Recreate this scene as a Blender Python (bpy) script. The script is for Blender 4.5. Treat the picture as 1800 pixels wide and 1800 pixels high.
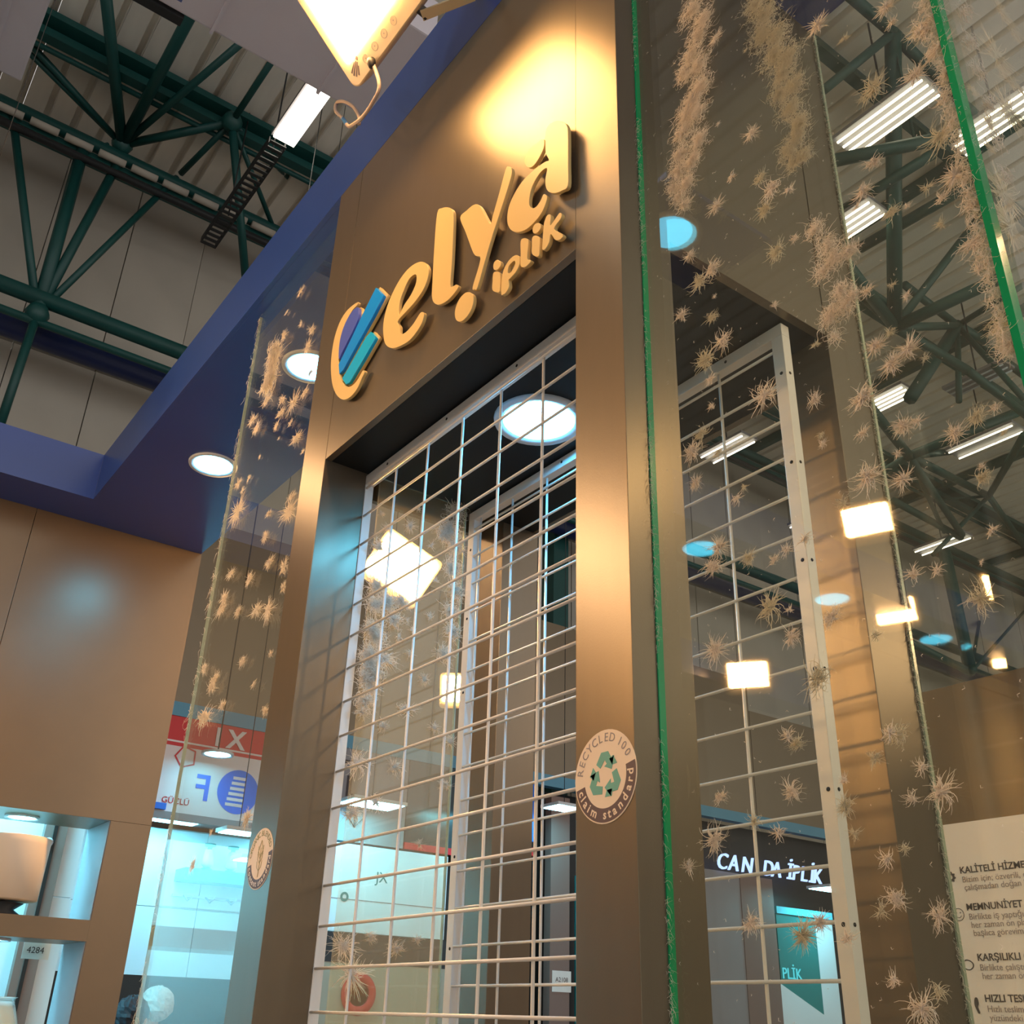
import bpy, bmesh, math, random
import numpy as np
from mathutils import Vector, Matrix
for o in list(bpy.data.objects): bpy.data.objects.remove(o)
S = bpy.context.scene
COL = S.collection
# ------------------------------------------------------------ camera
cd = bpy.data.cameras.new('camera'); cd.sensor_width = 36; cd.lens = 1762.0/1800*36; cd.clip_end = 200; cd.clip_start = .02
cam = bpy.data.objects.new('camera', cd); COL.objects.link(cam)
rt = Vector((.5954653, .80286345, .02883307)); up_ = Vector((.34918079, -.29096815, .89073583)); bk = Vector((.72352875, -.52033433, -.45360593))
cam.matrix_world = Matrix(((rt.x, up_.x, bk.x, 0), (rt.y, up_.y, bk.y, -1), (rt.z, up_.z, bk.z, 1.5), (0, 0, 0, 1)))
S.camera = cam
# ------------------------------------------------------------ world, exposure
W = bpy.data.worlds.new('hall_light'); S.world = W; W.use_nodes = True
W.node_tree.nodes['Background'].inputs[0].default_value = (.95, .93, .9, 1)
W.node_tree.nodes['Background'].inputs[1].default_value = .75
S.view_settings.view_transform = 'Standard'; S.view_settings.look = 'None'
S.view_settings.gamma = 1; S.view_settings.use_curve_mapping = False; S.view_settings.exposure = .45
WARM = (1, .52, .18); COOL = (.1, .56, 1)
FLOOD_E = 190; COOL_E = 50
# ------------------------------------------------------------ materials
def mat(name, col, rough=.5, metal=0, ior=1.5, noise=None, emit=None, es=0, bump=None, trans=0):
    m = bpy.data.materials.new(name); m.use_nodes = True; nt = m.node_tree; b = nt.nodes['Principled BSDF']
    b.inputs['Base Color'].default_value = (*col, 1); b.inputs['Roughness'].default_value = rough
    b.inputs['Metallic'].default_value = metal; b.inputs['IOR'].default_value = ior
    if trans: b.inputs['Transmission Weight'].default_value = trans
    if emit: b.inputs['Emission Color'].default_value = (*emit, 1); b.inputs['Emission Strength'].default_value = es
    tc = nt.nodes.new('ShaderNodeTexCoord')
    if noise:
        sc, amt = noise[0], noise[1]
        n = nt.nodes.new('ShaderNodeTexNoise'); n.inputs['Scale'].default_value = sc; n.inputs['Detail'].default_value = 5
        mp = nt.nodes.new('ShaderNodeMapping'); mp.inputs['Scale'].default_value = noise[2] if len(noise) > 2 else (1, 1, 1)
        nt.links.new(tc.outputs['Object'], mp.inputs[0]); nt.links.new(mp.outputs[0], n.inputs['Vector'])
        r = nt.nodes.new('ShaderNodeMapRange'); r.inputs[3].default_value = 1-amt; r.inputs[4].default_value = 1+amt
        nt.links.new(n.outputs[0], r.inputs[0])
        mx = nt.nodes.new('ShaderNodeVectorMath'); mx.operation = 'SCALE'; mx.inputs[0].default_value = col
        nt.links.new(r.outputs[0], mx.inputs['Scale']); nt.links.new(mx.outputs[0], b.inputs['Base Color'])
    if bump:
        n = nt.nodes.new('ShaderNodeTexNoise'); n.inputs['Scale'].default_value = bump[0]; n.inputs['Detail'].default_value = 3
        nt.links.new(tc.outputs['Object'], n.inputs['Vector'])
        bp = nt.nodes.new('ShaderNodeBump'); bp.inputs['Strength'].default_value = bump[1]; bp.inputs['Distance'].default_value = .002
        nt.links.new(n.outputs[0], bp.inputs['Height']); nt.links.new(bp.outputs[0], b.inputs['Normal'])
    return m
def glow(name, col, s):
    m = bpy.data.materials.new(name); m.use_nodes = True; nt = m.node_tree; nt.nodes.clear()
    e = nt.nodes.new('ShaderNodeEmission'); e.inputs[0].default_value = (*col, 1); e.inputs[1].default_value = s
    o = nt.nodes.new('ShaderNodeOutputMaterial'); nt.links.new(e.outputs[0], o.inputs[0]); return m
def glassmat(name, tint, dust_haze):
    m = bpy.data.materials.new(name); m.use_nodes = True; nt = m.node_tree; nt.nodes.clear(); L = nt.links.new; N = nt.nodes.new
    g = N('ShaderNodeNewGeometry'); d = N('ShaderNodeVectorMath'); d.operation = 'DOT_PRODUCT'
    L(g.outputs['Normal'], d.inputs[0]); L(g.outputs['Incoming'], d.inputs[1])
    def M(op, a, b=None):
        n = N('ShaderNodeMath'); n.operation = op
        for i, v in enumerate((a, b)):
            if v is None: continue
            if isinstance(v, (int, float)): n.inputs[i].default_value = v
            else: L(v, n.inputs[i])
        return n.outputs[0]
    c = M('ABSOLUTE', d.outputs['Value']); f = M('POWER', M('SUBTRACT', 1, c), 5); F = M('ADD', M('MULTIPLY', f, .95), .045)
    t = N('ShaderNodeBsdfTransparent'); t.inputs[0].default_value = (*tint, 1)
    gl = N('ShaderNodeBsdfGlossy'); gl.inputs[0].default_value = (1, 1, 1, 1); gl.inputs['Roughness'].default_value = .02
    mx = N('ShaderNodeMixShader'); L(F, mx.inputs[0]); L(t.outputs[0], mx.inputs[1]); L(gl.outputs[0], mx.inputs[2])
    df = N('ShaderNodeBsdfDiffuse'); df.inputs[0].default_value = (.75, .72, .6, 1)
    tc = N('ShaderNodeTexCoord'); mp = N('ShaderNodeMapping'); mp.inputs['Scale'].default_value = (3, 3, 1.2); L(tc.outputs['Object'], mp.inputs[0])
    no = N('ShaderNodeTexNoise'); no.inputs['Scale'].default_value = 3; no.inputs['Detail'].default_value = 8; L(mp.outputs[0], no.inputs['Vector'])
    r = N('ShaderNodeMapRange'); r.inputs[1].default_value = .75; r.inputs[2].default_value = .75; r.inputs[3].default_value = dust_haze*.35; r.inputs[4].default_value = dust_haze*2.2
    L(no.outputs[0], r.inputs[0])
    tl = N('ShaderNodeBsdfTranslucent'); tl.inputs[0].default_value = (.75, .7, .55, 1); dm = N('ShaderNodeMixShader'); dm.inputs[0].default_value = .5; L(df.outputs[0], dm.inputs[1]); L(tl.outputs[0], dm.inputs[2])
    m2 = N('ShaderNodeMixShader'); L(r.outputs[0], m2.inputs[0]); L(mx.outputs[0], m2.inputs[1]); L(dm.outputs[0], m2.inputs[2])
    o = N('ShaderNodeOutputMaterial'); L(m2.outputs[0], o.inputs[0]); return m
LAM = mat('bronze_laminate', (.088, .072, .054), .32, 0, 2.0, noise=(40, .12, (1, 1, .15)), bump=(300, .05))
LAMW = mat('bronze_wall_laminate', (.105, .072, .043), .31, 0, 2.0, noise=(6, .12), bump=(300, .05))
for m_ in (LAM, LAMW): m_.node_tree.nodes['Principled BSDF'].inputs['Specular Tint'].default_value = (1, .84, .62, 1)
BLUE = mat('blue_laminate', (.01, .055, .33), .32, 0, 1.8, noise=(5, .08))
LET = mat('acrylic_letter', (.8, .58, .24), .35)
LBLUE = mat('acrylic_blue', (.0, .3, 1.0), .3); LCYAN = mat('acrylic_cyan', (.0, .48, .95), .3); LIND = mat('acrylic_indigo', (.08, .13, .6), .3)
WHT = mat('white_powder_coat', (.74, .73, .71), .35, noise=(15, .06))
HOLE = mat('dark_hole', (.01, .01, .01), .8)
GLASS = glassmat('clear_glass', (.975, .985, .95), .025)
GLASSG = glassmat('greenish_glass', (.97, .975, .92), .014)
GLASSI = glassmat('dusty_bloom_glass', (.95, .96, .88), .3)  # heavy dust layer doubles as the lamp's bloom over this pane
GEDGE = mat('green_glass_edge', (.0, .3, .11), .12, noise=(8, .4, (1, 1, .4)))
GEDGEL = mat('pale_glass_edge', (.4, .48, .38), .2, noise=(30, .3))
def fluffmat():
    m = bpy.data.materials.new('cotton_fluff'); m.use_nodes = True; nt = m.node_tree; nt.nodes.clear(); N = nt.nodes.new
    a = N('ShaderNodeBsdfDiffuse'); a.inputs[0].default_value = (.97, .93, .86, 1); b = N('ShaderNodeBsdfTranslucent'); b.inputs[0].default_value = (.97, .9, .8, 1)
    x = N('ShaderNodeMixShader'); x.inputs[0].default_value = .5; nt.links.new(a.outputs[0], x.inputs[1]); nt.links.new(b.outputs[0], x.inputs[2])
    o = N('ShaderNodeOutputMaterial'); nt.links.new(x.outputs[0], o.inputs[0]); return m
FLUFF = fluffmat()
STEELG = mat('teal_painted_steel', (.006, .07, .065), .45, noise=(3, .25))
STEELD = mat('dark_steel', (.02, .022, .025), .5)
ROOF = mat('roof_sheet', (.9, .85, .76), .6, noise=(1.2, .16, (1, 3, 1)))
CONC = mat('concrete_panel', (.46, .42, .36), .85, noise=(.9, .2))
DUCT = mat('duct_sheet', (.72, .68, .76), .5, noise=(1.5, .08))
PIPEB = mat('navy_pipe', (.01, .02, .09), .4)
FLOORM = mat('hall_carpet', (.3, .28, .26), .9, noise=(30, .2))
HOUS = mat('cream_housing', (.8, .66, .42), .4)
BLK = mat('black_matte', (.006, .006, .006), .5)
GRY = mat('grey_panel', (.25, .24, .26), .5, noise=(4, .1))
WALLW = mat('booth_white_panel', (.72, .8, .85), .45, noise=(2, .06))
RED = mat('sign_red', (.6, .01, .015), .4); TEAL = mat('sign_teal', (.0, .2, .2), .4); STRIPE = mat('stripe_blue_grey', (.1, .3, .45), .5)
PINKW = mat('sign_white', (.75, .68, .7), .5); INKB = mat('ink_blue', (.0, .16, .75), .4); INKD = mat('ink_dark', (.05, .035, .035), .6); INKG = mat('ink_grey', (.32, .26, .25), .6)
STKC = mat('sticker_cream', (.85, .72, .58), .5); STKG = mat('sticker_teal', (.13, .42, .36), .5); STKD = mat('sticker_brown', (.11, .07, .08), .5); STKT = mat('sticker_text_grey', (.3, .27, .28), .5)
STKO = mat('sticker_olive', (.3, .28, .1), .5)
PAPER = mat('poster_paper', (.93, .84, .76), .6)
TUBE = glow('tube_light', (1, .9, .74), 5); FLOODM = glow('flood_led', WARM, FLOOD_E); FLOODA = glow('flood_led_soft', (1, .62, .33), 90); FLOODB = glow('flood_led_low', (1, .58, .28), 48); FLOODI = glow('flood_led_inner', WARM, 520); FLOODK = glow('flood_led_key', WARM, 80); COOLM = glow('cool_led', COOL, COOL_E)
COOLD = glow('cool_led_dim', (.12, .7, 1), 6.5); COOLP = glow('cool_led_panel', (.22, .78, 1), 30); NEON = glow('neon_letter', (.32, .46, 1), 1.7); NEONC = glow('neon_cyan', (.1, .65, .8), .8)
RIM = mat('downlight_rim', (.6, .65, .72), .35)
CABLE = mat('cable_sheath', (.5, .4, .34), .5); CABLEM = mat('cable_core_blue', (.05, .2, .5), .5)
JARM = mat('frosted_shade', (.75, .62, .48), .6); JARG = mat('jar_glass', (.8, .95, .97), .08, trans=.7)
SKIN = mat('skin', (.55, .33, .24), .6); HAIRW = mat('white_hair', (.62, .66, .64), .8, noise=(60, .3)); HAIRD = mat('dark_hair', (.02, .022, .03), .7); CLOTH = mat('dark_coat', (.03, .03, .04), .8)
BEIGE = mat('beige_panel', (.4, .36, .28), .6)
BROWNC = mat('rosewood_column', (.2, .13, .11), .5)
# ------------------------------------------------------------ builders
WL = {}
def link(name, me, m=None, parent=None, center=True, kind=None):
    n = len(me.vertices); co = np.empty(n*3); me.vertices.foreach_get('co', co); co = co.reshape(-1, 3)
    c = (co.min(0)+co.max(0))/2 if center else np.zeros(3)
    me.vertices.foreach_set('co', (co-c).ravel()); me.update()
    o = bpy.data.objects.new(name, me); COL.objects.link(o)
    wl = Vector(c); pl = WL[parent.name] if parent else Vector((0, 0, 0))
    o.location = wl-pl; WL[o.name] = wl
    if parent: o.parent = parent
    if m: me.materials.append(m)
    if kind: o['kind'] = kind
    return o
def mesh(name, v, f, m, parent=None, smooth=False, kind=None):
    me = bpy.data.meshes.new(name); me.from_pydata([tuple(map(float, a)) for a in v], [], f); me.update()
    if smooth: me.polygons.foreach_set('use_smooth', [True]*len(me.polygons))
    return link(name, me, m, parent, kind=kind)
def thing(name, label, cat, loc=(0, 0, 0), group=None):
    o = bpy.data.objects.new(name, None); o.empty_display_size = .1; COL.objects.link(o); o.location = loc; WL[o.name] = Vector(loc)
    o['label'] = label; o['category'] = cat
    if group: o['group'] = group
    return o
def tag(o, label, cat, group=None, kind=None):
    o['label'] = label; o['category'] = cat
    if group: o['group'] = group
    if kind: o['kind'] = kind
    return o
def struct(name, loc=(0, 0, 0), label=None):
    o = bpy.data.objects.new(name, None); COL.objects.link(o); o.location = loc; WL[o.name] = Vector(loc); o['kind'] = 'structure'
    if label: o['label'] = label
    return o
def box(name, x, y, z, m, parent=None, bev=0, kind=None):
    bm = bmesh.new(); bmesh.ops.create_cube(bm, size=1)
    for v in bm.verts: v.co = Vector(((x[0]+x[1])/2+v.co.x*(x[1]-x[0]), (y[0]+y[1])/2+v.co.y*(y[1]-y[0]), (z[0]+z[1])/2+v.co.z*(z[1]-z[0])))
    if bev: bmesh.ops.bevel(bm, geom=bm.edges[:], offset=bev, segments=2, affect='EDGES', profile=.7)
    me = bpy.data.meshes.new(name); bm.to_mesh(me); bm.free()
    return link(name, me, m, parent, kind=kind)
def basis(d):
    d = Vector(d).normalized(); a = Vector((0, 0, 1)) if abs(d.z) < .9 else Vector((1, 0, 0)); u = d.cross(a).normalized(); return u, d.cross(u).normalized()
def tube_vf(pts, r, seg=8, v0=0, cap=True):
    V = []; F = []; n = len(pts); pts = [Vector(p) for p in pts]; u = None
    for i, p in enumerate(pts):
        d = (pts[min(i+1, n-1)]-pts[max(i-1, 0)]).normalized()
        if u is None: u, w = basis(d)
        else: u = (u-d*u.dot(d)).normalized(); w = d.cross(u)
        rr = r[i] if isinstance(r, (list, tuple)) else r
        for k in range(seg): a = 2*math.pi*k/seg; V.append(p+(u*math.cos(a)+w*math.sin(a))*rr)
    for i in range(n-1):
        for k in range(seg): a = v0+i*seg+k; b = v0+i*seg+(k+1) % seg; F.append((a, b, b+seg, a+seg))
    if cap: F.append(tuple(v0+k for k in range(seg))[::-1]); F.append(tuple(v0+(n-1)*seg+k for k in range(seg)))
    return V, F
def tube(name, pts, r, m, parent=None, seg=8, smooth=True, kind=None):
    V, F = tube_vf(pts, r, seg); return mesh(name, V, F, m, parent, smooth, kind)
def bar(name, a, b, w, h, m, parent=None):   # square bar from a to b
    a = Vector(a); b = Vector(b); u, v = basis(b-a); V = [p+u*sx*w/2+v*sy*h/2 for p in (a, b) for sx, sy in ((-1, -1), (1, -1), (1, 1), (-1, 1))]
    return mesh(name, V, [(0, 1, 5, 4), (1, 2, 6, 5), (2, 3, 7, 6), (3, 0, 4, 7), (3, 2, 1, 0), (4, 5, 6, 7)], m, parent)
def disc_vf(c, n, r, seg=32, r0=0, h=0):
    c = Vector(c); n = Vector(n).normalized(); u, w = basis(n); return c, n, u, w
def lathe(name, c, axis, prof, m, parent=None, seg=32, smooth=True):  # prof: (radius, height) along axis
    c = Vector(c); n = Vector(axis).normalized(); u, w = basis(n); V = []; F = []
    for r, h in prof:
        for k in range(seg): a = 2*math.pi*k/seg; V.append(c+n*h+(u*math.cos(a)+w*math.sin(a))*r)
    for i in range(len(prof)-1):
        for k in range(seg): a = i*seg+k; b = i*seg+(k+1) % seg; F.append((a, b, b+seg, a+seg))
    if prof[0][0] > 1e-5: F.append(tuple(range(seg))[::-1])
    if prof[-1][0] > 1e-5: F.append(tuple((len(prof)-1)*seg+k for k in range(seg)))
    return mesh(name, V, F, m, parent, smooth)
def smooth_loop(pts, n=4):
    out = []; N = len(pts)
    for i in range(N):
        p0, p1, p2, p3 = (np.array(pts[(i+j-1) % N]) for j in range(4))
        for k in range(n):
            t = k/n; out.append(tuple(.5*((2*p1)+(-p0+p2)*t+(2*p0-5*p1+4*p2-p3)*t*t+(-p0+3*p1-3*p2+p3)*t**3)))
    return out
def flat_shape(name, loops, org, ux, uz, m, parent=None, extrude=0, bevel=0):
    """filled 2D outline(s) with holes, as one mesh; org + x*ux + y*uz, extruded symmetric"""
    cu = bpy.data.curves.new(name, 'CURVE'); cu.dimensions = '2D'; cu.fill_mode = 'BOTH'; cu.extrude = extrude; cu.bevel_depth = bevel; cu.bevel_resolution = 1
    for lp in loops:
        s = cu.splines.new('POLY'); s.points.add(len(lp)-1); s.use_cyclic_u = True
        for i, (x, y) in enumerate(lp): s.points[i].co = (x, y, 0, 1)
    return curve_mesh(name, cu, org, ux, uz, m, parent)
def curve_mesh(name, cu, org, ux, uz, m, parent):
    o = bpy.data.objects.new('tmp', cu); COL.objects.link(o); dg = bpy.context.evaluated_depsgraph_get(); dg.update()
    me = bpy.data.meshes.new_from_object(o.evaluated_get(dg)); bpy.data.objects.remove(o); me.name = name; me.materials.clear()
    ux = Vector(ux); uz = Vector(uz); n = ux.cross(uz); org = Vector(org)
    me.transform(Matrix(((ux.x, uz.x, n.x, org.x), (ux.y, uz.y, n.y, org.y), (ux.z, uz.z, n.z, org.z), (0, 0, 0, 1))))
    return link(name, me, m, parent)
def text(name, s, size, org, ux, uz, m, parent=None, extrude=.0004, align='LEFT', offset=0, shear=0, space=1):
    cu = bpy.data.curves.new(name, 'FONT'); cu.body = s; cu.size = size; cu.extrude = extrude; cu.align_x = align; cu.offset = offset; cu.shear = shear; cu.resolution_u = 3; cu.space_character = space
    return curve_mesh(name, cu, org, ux, uz, m, parent)
def circ(r, n=48, a0=0, a1=360): return [(r*math.cos(math.radians(a0+(a1-a0)*i/n)), r*math.sin(math.radians(a0+(a1-a0)*i/n))) for i in range(n+(0 if abs(a1-a0) == 360 else 1))]
XA = (1, 0, 0); YA = (0, 1, 0); ZA = (0, 0, 1)
random.seed(7); rng = np.random.default_rng(7)
LOGO = {"swoosh":[[-2.1687,3.3558],[-2.2262,3.3663],[-2.2696,3.3533],[-2.2967,3.3117],[-2.303,3.2494],[-2.2928,3.1849],[-2.267,3.1193],[-2.2295,3.066],[-2.1814,3.0258],[-2.1356,3.012],[-2.1001,3.0203],[-2.0796,3.0415],[-2.066,3.0556],[-2.0791,3.0665],[-2.0977,3.0539],[-2.1241,3.0464],[-2.1591,3.0557],[-2.1949,3.0867],[-2.2244,3.1305],[-2.2478,3.1891],[-2.2557,3.2461],[-2.246,3.2938],[-2.223,3.328],[-2.1963,3.3447],[-2.1648,3.3461]],"indigo":[[-2.1676,3.3359],[-2.1509,3.3166],[-2.149,3.283],[-2.1686,3.2597],[-2.1981,3.2363],[-2.2321,3.2093],[-2.245,3.1991],[-2.2552,3.2576],[-2.2432,3.3041],[-2.2092,3.3346]],"blue":[[-2.0542,3.3351],[-2.0021,3.2738],[-2.0542,3.2339],[-2.1296,3.1879],[-2.2062,3.1376],[-2.2278,3.1369],[-2.2409,3.1766],[-2.177,3.2298],[-2.12,3.2828]],"cyan":[[-2.0556,3.1823],[-2.0219,3.1426],[-2.0846,3.1038],[-2.152,3.0666],[-2.1744,3.0731],[-2.2044,3.1073],[-2.1483,3.1393],[-2.0808,3.1793]],"e":[[-1.7668,3.0686],[-1.7716,3.046],[-1.7928,3.0308],[-1.8271,3.023],[-1.8725,3.0314],[-1.9166,3.049],[-1.956,3.0822],[-1.9761,3.1233],[-1.9845,3.172],[-1.9743,3.2157],[-1.9493,3.2503],[-1.91,3.2754],[-1.8642,3.2814],[-1.8168,3.2671],[-1.7809,3.2388],[-1.7623,3.2047],[-1.7648,3.1742],[-1.7853,3.1505],[-1.8233,3.1376],[-1.8634,3.1333],[-1.904,3.1277],[-1.889,3.1011],[-1.8814,3.0729],[-1.8527,3.0612],[-1.8173,3.0659],[-1.7915,3.0786],[-1.78,3.0803]],"l":[[-1.7408,3.3801],[-1.7188,3.3806],[-1.6895,3.3613],[-1.6662,3.3354],[-1.6576,3.3096],[-1.6533,3.2523],[-1.6493,3.1546],[-1.6492,3.082],[-1.6371,3.0691],[-1.6203,3.0642],[-1.6118,3.0498],[-1.6448,3.0403],[-1.674,3.0438],[-1.7011,3.0557],[-1.7222,3.0766],[-1.7327,3.1011],[-1.7358,3.1394],[-1.7415,3.2717]],"y":[[-1.6234,3.2777],[-1.596,3.2799],[-1.5707,3.2769],[-1.5486,3.2643],[-1.5292,3.2375],[-1.4879,3.159],[-1.4778,3.1758],[-1.4548,3.2299],[-1.433,3.2855],[-1.422,3.286],[-1.4087,3.2658],[-1.4159,3.2303],[-1.474,3.118],[-1.5024,3.0545],[-1.527,2.9962],[-1.5377,2.9979],[-1.5467,3.0105],[-1.5203,3.074],[-1.5426,3.1007],[-1.5584,3.1277],[-1.5933,3.209]],"dot":[[-1.5579,3.0004],[-1.5429,2.9803],[-1.5422,2.9563],[-1.556,2.939],[-1.5791,2.9343],[-1.6003,2.9439],[-1.6146,2.963],[-1.6171,2.9886],[-1.6031,3.0089],[-1.5793,3.0122]],"a":[[-1.2807,3.277],[-1.2703,3.2884],[-1.2467,3.2789],[-1.2206,3.2548],[-1.2063,3.2298],[-1.2022,3.1991],[-1.2018,3.1169],[-1.202,3.0541],[-1.2215,3.0556],[-1.2436,3.0658],[-1.2635,3.0836],[-1.2752,3.1047],[-1.2787,3.1314],[-1.2735,3.1602],[-1.2912,3.1681],[-1.3116,3.1624],[-1.3306,3.1432],[-1.3366,3.109],[-1.3288,3.0877],[-1.312,3.076],[-1.2948,3.0818],[-1.2847,3.0921],[-1.2747,3.0816],[-1.2728,3.0697],[-1.2871,3.0478],[-1.3108,3.0376],[-1.3429,3.0377],[-1.3764,3.0534],[-1.4034,3.0806],[-1.4177,3.1163],[-1.4134,3.1551],[-1.3914,3.1806],[-1.3579,3.1944],[-1.3155,3.1927],[-1.2828,3.1859],[-1.267,3.1793],[-1.2781,3.2092],[-1.2811,3.2418]],"leaf":[[-1.2905,3.2625],[-1.2858,3.2408],[-1.2955,3.2237],[-1.316,3.2106],[-1.3341,3.2129],[-1.3519,3.2325],[-1.3571,3.2546],[-1.3453,3.2705],[-1.3178,3.2704]],"si":[[-1.4647,2.9933],[-1.4566,2.9939],[-1.4415,2.9824],[-1.4364,2.9697],[-1.4355,2.9438],[-1.4369,2.9265],[-1.4464,2.9303],[-1.4644,2.9487],[-1.4653,2.9725]],"sid":[[-1.4522,3.025],[-1.4388,3.0111],[-1.4369,3.0004],[-1.4472,2.9957],[-1.4603,3.003],[-1.4655,3.015],[-1.463,3.0252]],"sp":[[-1.4289,2.9145],[-1.4295,2.9583],[-1.4216,2.9807],[-1.4038,2.9919],[-1.3826,2.9903],[-1.3671,2.976],[-1.3651,2.9563],[-1.3774,2.9419],[-1.3981,2.9375],[-1.404,2.936],[-1.4012,2.917],[-1.4116,2.9079],[-1.4225,2.9091]],"sl":[[-1.3629,3.0169],[-1.351,3.0164],[-1.3376,3.0036],[-1.3354,2.9906],[-1.338,2.9515],[-1.3249,2.9371],[-1.3287,2.9325],[-1.3449,2.9336],[-1.36,2.9474],[-1.3614,2.9812]],"si2":[[-1.3211,2.9965],[-1.3107,2.995],[-1.2967,2.9804],[-1.2947,2.9686],[-1.2953,2.9488],[-1.2965,2.9318],[-1.305,2.9341],[-1.3209,2.9541],[-1.3216,2.9763]],"si2d":[[-1.3048,3.0261],[-1.293,3.0143],[-1.2927,3.0036],[-1.3029,2.9994],[-1.3157,3.0064],[-1.3207,3.0192],[-1.3163,3.0276]],"sk":[[-1.2679,3.0219],[-1.2582,3.0124],[-1.26,2.9865],[-1.2425,2.9917],[-1.229,2.9974],[-1.2219,2.989],[-1.2261,2.9795],[-1.2465,2.9677],[-1.2176,2.9313],[-1.2255,2.9252],[-1.2417,2.9354],[-1.2573,2.9621],[-1.2624,2.9435],[-1.2743,2.9342],[-1.2844,2.939],[-1.2848,2.9549],[-1.2814,3.0022],[-1.2761,3.0166]]}
HOLES = {"e":[[-1.8306,3.2367],[-1.8205,3.2163],[-1.8248,3.1947],[-1.8449,3.1753],[-1.876,3.1626],[-1.8998,3.1434],[-1.9033,3.1878],[-1.8883,3.2167],[-1.8626,3.2414]],"sp":[[-1.385,2.9777],[-1.3808,2.9647],[-1.3958,2.9519],[-1.4082,2.9589],[-1.4042,2.976]]}
TUFT_R = [[-0.562,2.809,0.0234],[-0.504,2.885,0.01],[-0.508,2.925,0.0142],[-0.593,2.954,0.0104],[-0.628,3.007,0.0171],[-0.463,2.825,0.0271],[-0.474,2.851,0.0176],[-0.448,2.771,0.0226],[-0.444,2.713,0.0147],[-0.476,2.635,0.025],[-0.487,2.753,0.0188],[-0.785,2.89,0.0147],[-0.789,2.8,0.0143],[-0.757,2.739,0.0237],[-0.722,2.711,0.0116],[-0.787,2.728,0.0159],[-0.836,2.83,0.0104],[-0.876,2.791,0.0145],[-0.79,3.122,0.0055],[-0.842,3.196,0.0143],[-0.855,2.976,0.0053],[-0.774,2.628,0.0209],[-0.725,2.611,0.0093],[-0.945,2.728,0.0124],[-0.944,2.676,0.0203],[-0.895,2.663,0.0199],[-0.972,2.611,0.014],[-0.919,2.583,0.0136],[-0.895,2.603,0.0047],[-0.776,2.511,0.0073],[-0.941,2.504,0.021],[-0.885,2.508,0.0169],[-0.918,2.447,0.0111],[-0.723,2.413,0.0086],[-0.575,2.649,0.0146],[-0.6,2.612,0.0163],[-0.571,2.559,0.0158],[-0.613,2.591,0.0072],[-0.537,2.535,0.0062],[-0.513,2.562,0.0104],[-0.464,2.534,0.0187],[-0.488,2.512,0.0119],[-0.505,2.489,0.0101],[-0.45,2.472,0.0132],[-0.461,2.371,0.0111],[-0.59,2.438,0.0074],[-0.619,2.437,0.0119],[-0.562,2.393,0.0082],[-0.605,2.365,0.0098],[-0.62,2.342,0.0131],[-0.573,2.311,0.0159],[-0.562,2.298,0.0079],[-0.601,2.302,0.0144],[-0.459,2.413,0.0194],[-0.459,2.289,0.0169],[-0.443,2.24,0.015],[-0.919,2.395,0.008],[-0.961,2.369,0.0165],[-0.968,2.331,0.0182],[-0.813,2.361,0.0244],[-0.928,2.32,0.009],[-0.963,2.273,0.0125],[-0.883,2.213,0.0095],[-0.882,2.237,0.0069],[-0.727,2.309,0.0133],[-0.723,2.234,0.0081],[-0.735,2.261,0.0066],[-0.651,2.274,0.0193],[-0.659,2.221,0.0111],[-0.618,2.21,0.0068],[-0.599,2.204,0.0139],[-0.579,2.201,0.0092],[-0.512,2.181,0.0149],[-0.479,2.171,0.0082],[-0.534,2.161,0.0134],[-0.484,2.145,0.0058],[-0.614,2.168,0.0067],[-0.612,2.13,0.0136],[-0.519,2.099,0.013],[-0.51,2.104,0.0058],[-0.663,2.155,0.0217],[-0.714,2.142,0.0094],[-0.926,2.146,0.017],[-0.937,2.12,0.017],[-0.885,2.12,0.0133],[-0.826,2.091,0.0097],[-0.802,2.098,0.0112],[-0.855,2.031,0.0224],[-0.808,2.011,0.0069],[-0.743,1.982,0.0151],[-0.694,1.947,0.0088],[-0.809,1.972,0.014],[-0.946,1.989,0.0198],[-0.788,1.912,0.0243],[-0.62,2.001,0.0116],[-0.589,1.996,0.0086],[-0.551,1.952,0.0182],[-0.533,1.988,0.0042],[-0.513,2.021,0.0085],[-0.682,1.819,0.0128],[-0.831,1.842,0.0107],[-0.77,2.104,0.0111],[-0.83,1.835,0.0125],[-0.954,1.782,0.0123],[-0.832,1.772,0.0139],[-0.913,1.747,0.0112],[-0.86,1.724,0.0109],[-0.969,1.729,0.018],[-0.768,1.747,0.0128],[-1.02,1.697,0.0117],[-0.916,1.62,0.0143],[-0.852,1.604,0.0169],[-0.811,1.615,0.0121],[-0.683,1.818,0.0117],[-0.719,1.797,0.0104],[-0.666,1.739,0.0093],[-0.63,1.74,0.0177],[-0.696,1.69,0.0079],[-0.709,1.678,0.0101],[-0.703,1.635,0.013],[-0.738,1.625,0.0095],[-0.655,1.614,0.0127],[-0.721,1.553,0.0094],[-0.679,1.543,0.0106],[-0.691,1.525,0.0185],[-0.648,1.772,0.0093],[-0.76,1.713,0.0089],[-0.754,1.774,0.0075],[-0.775,1.597,0.0104]]
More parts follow.
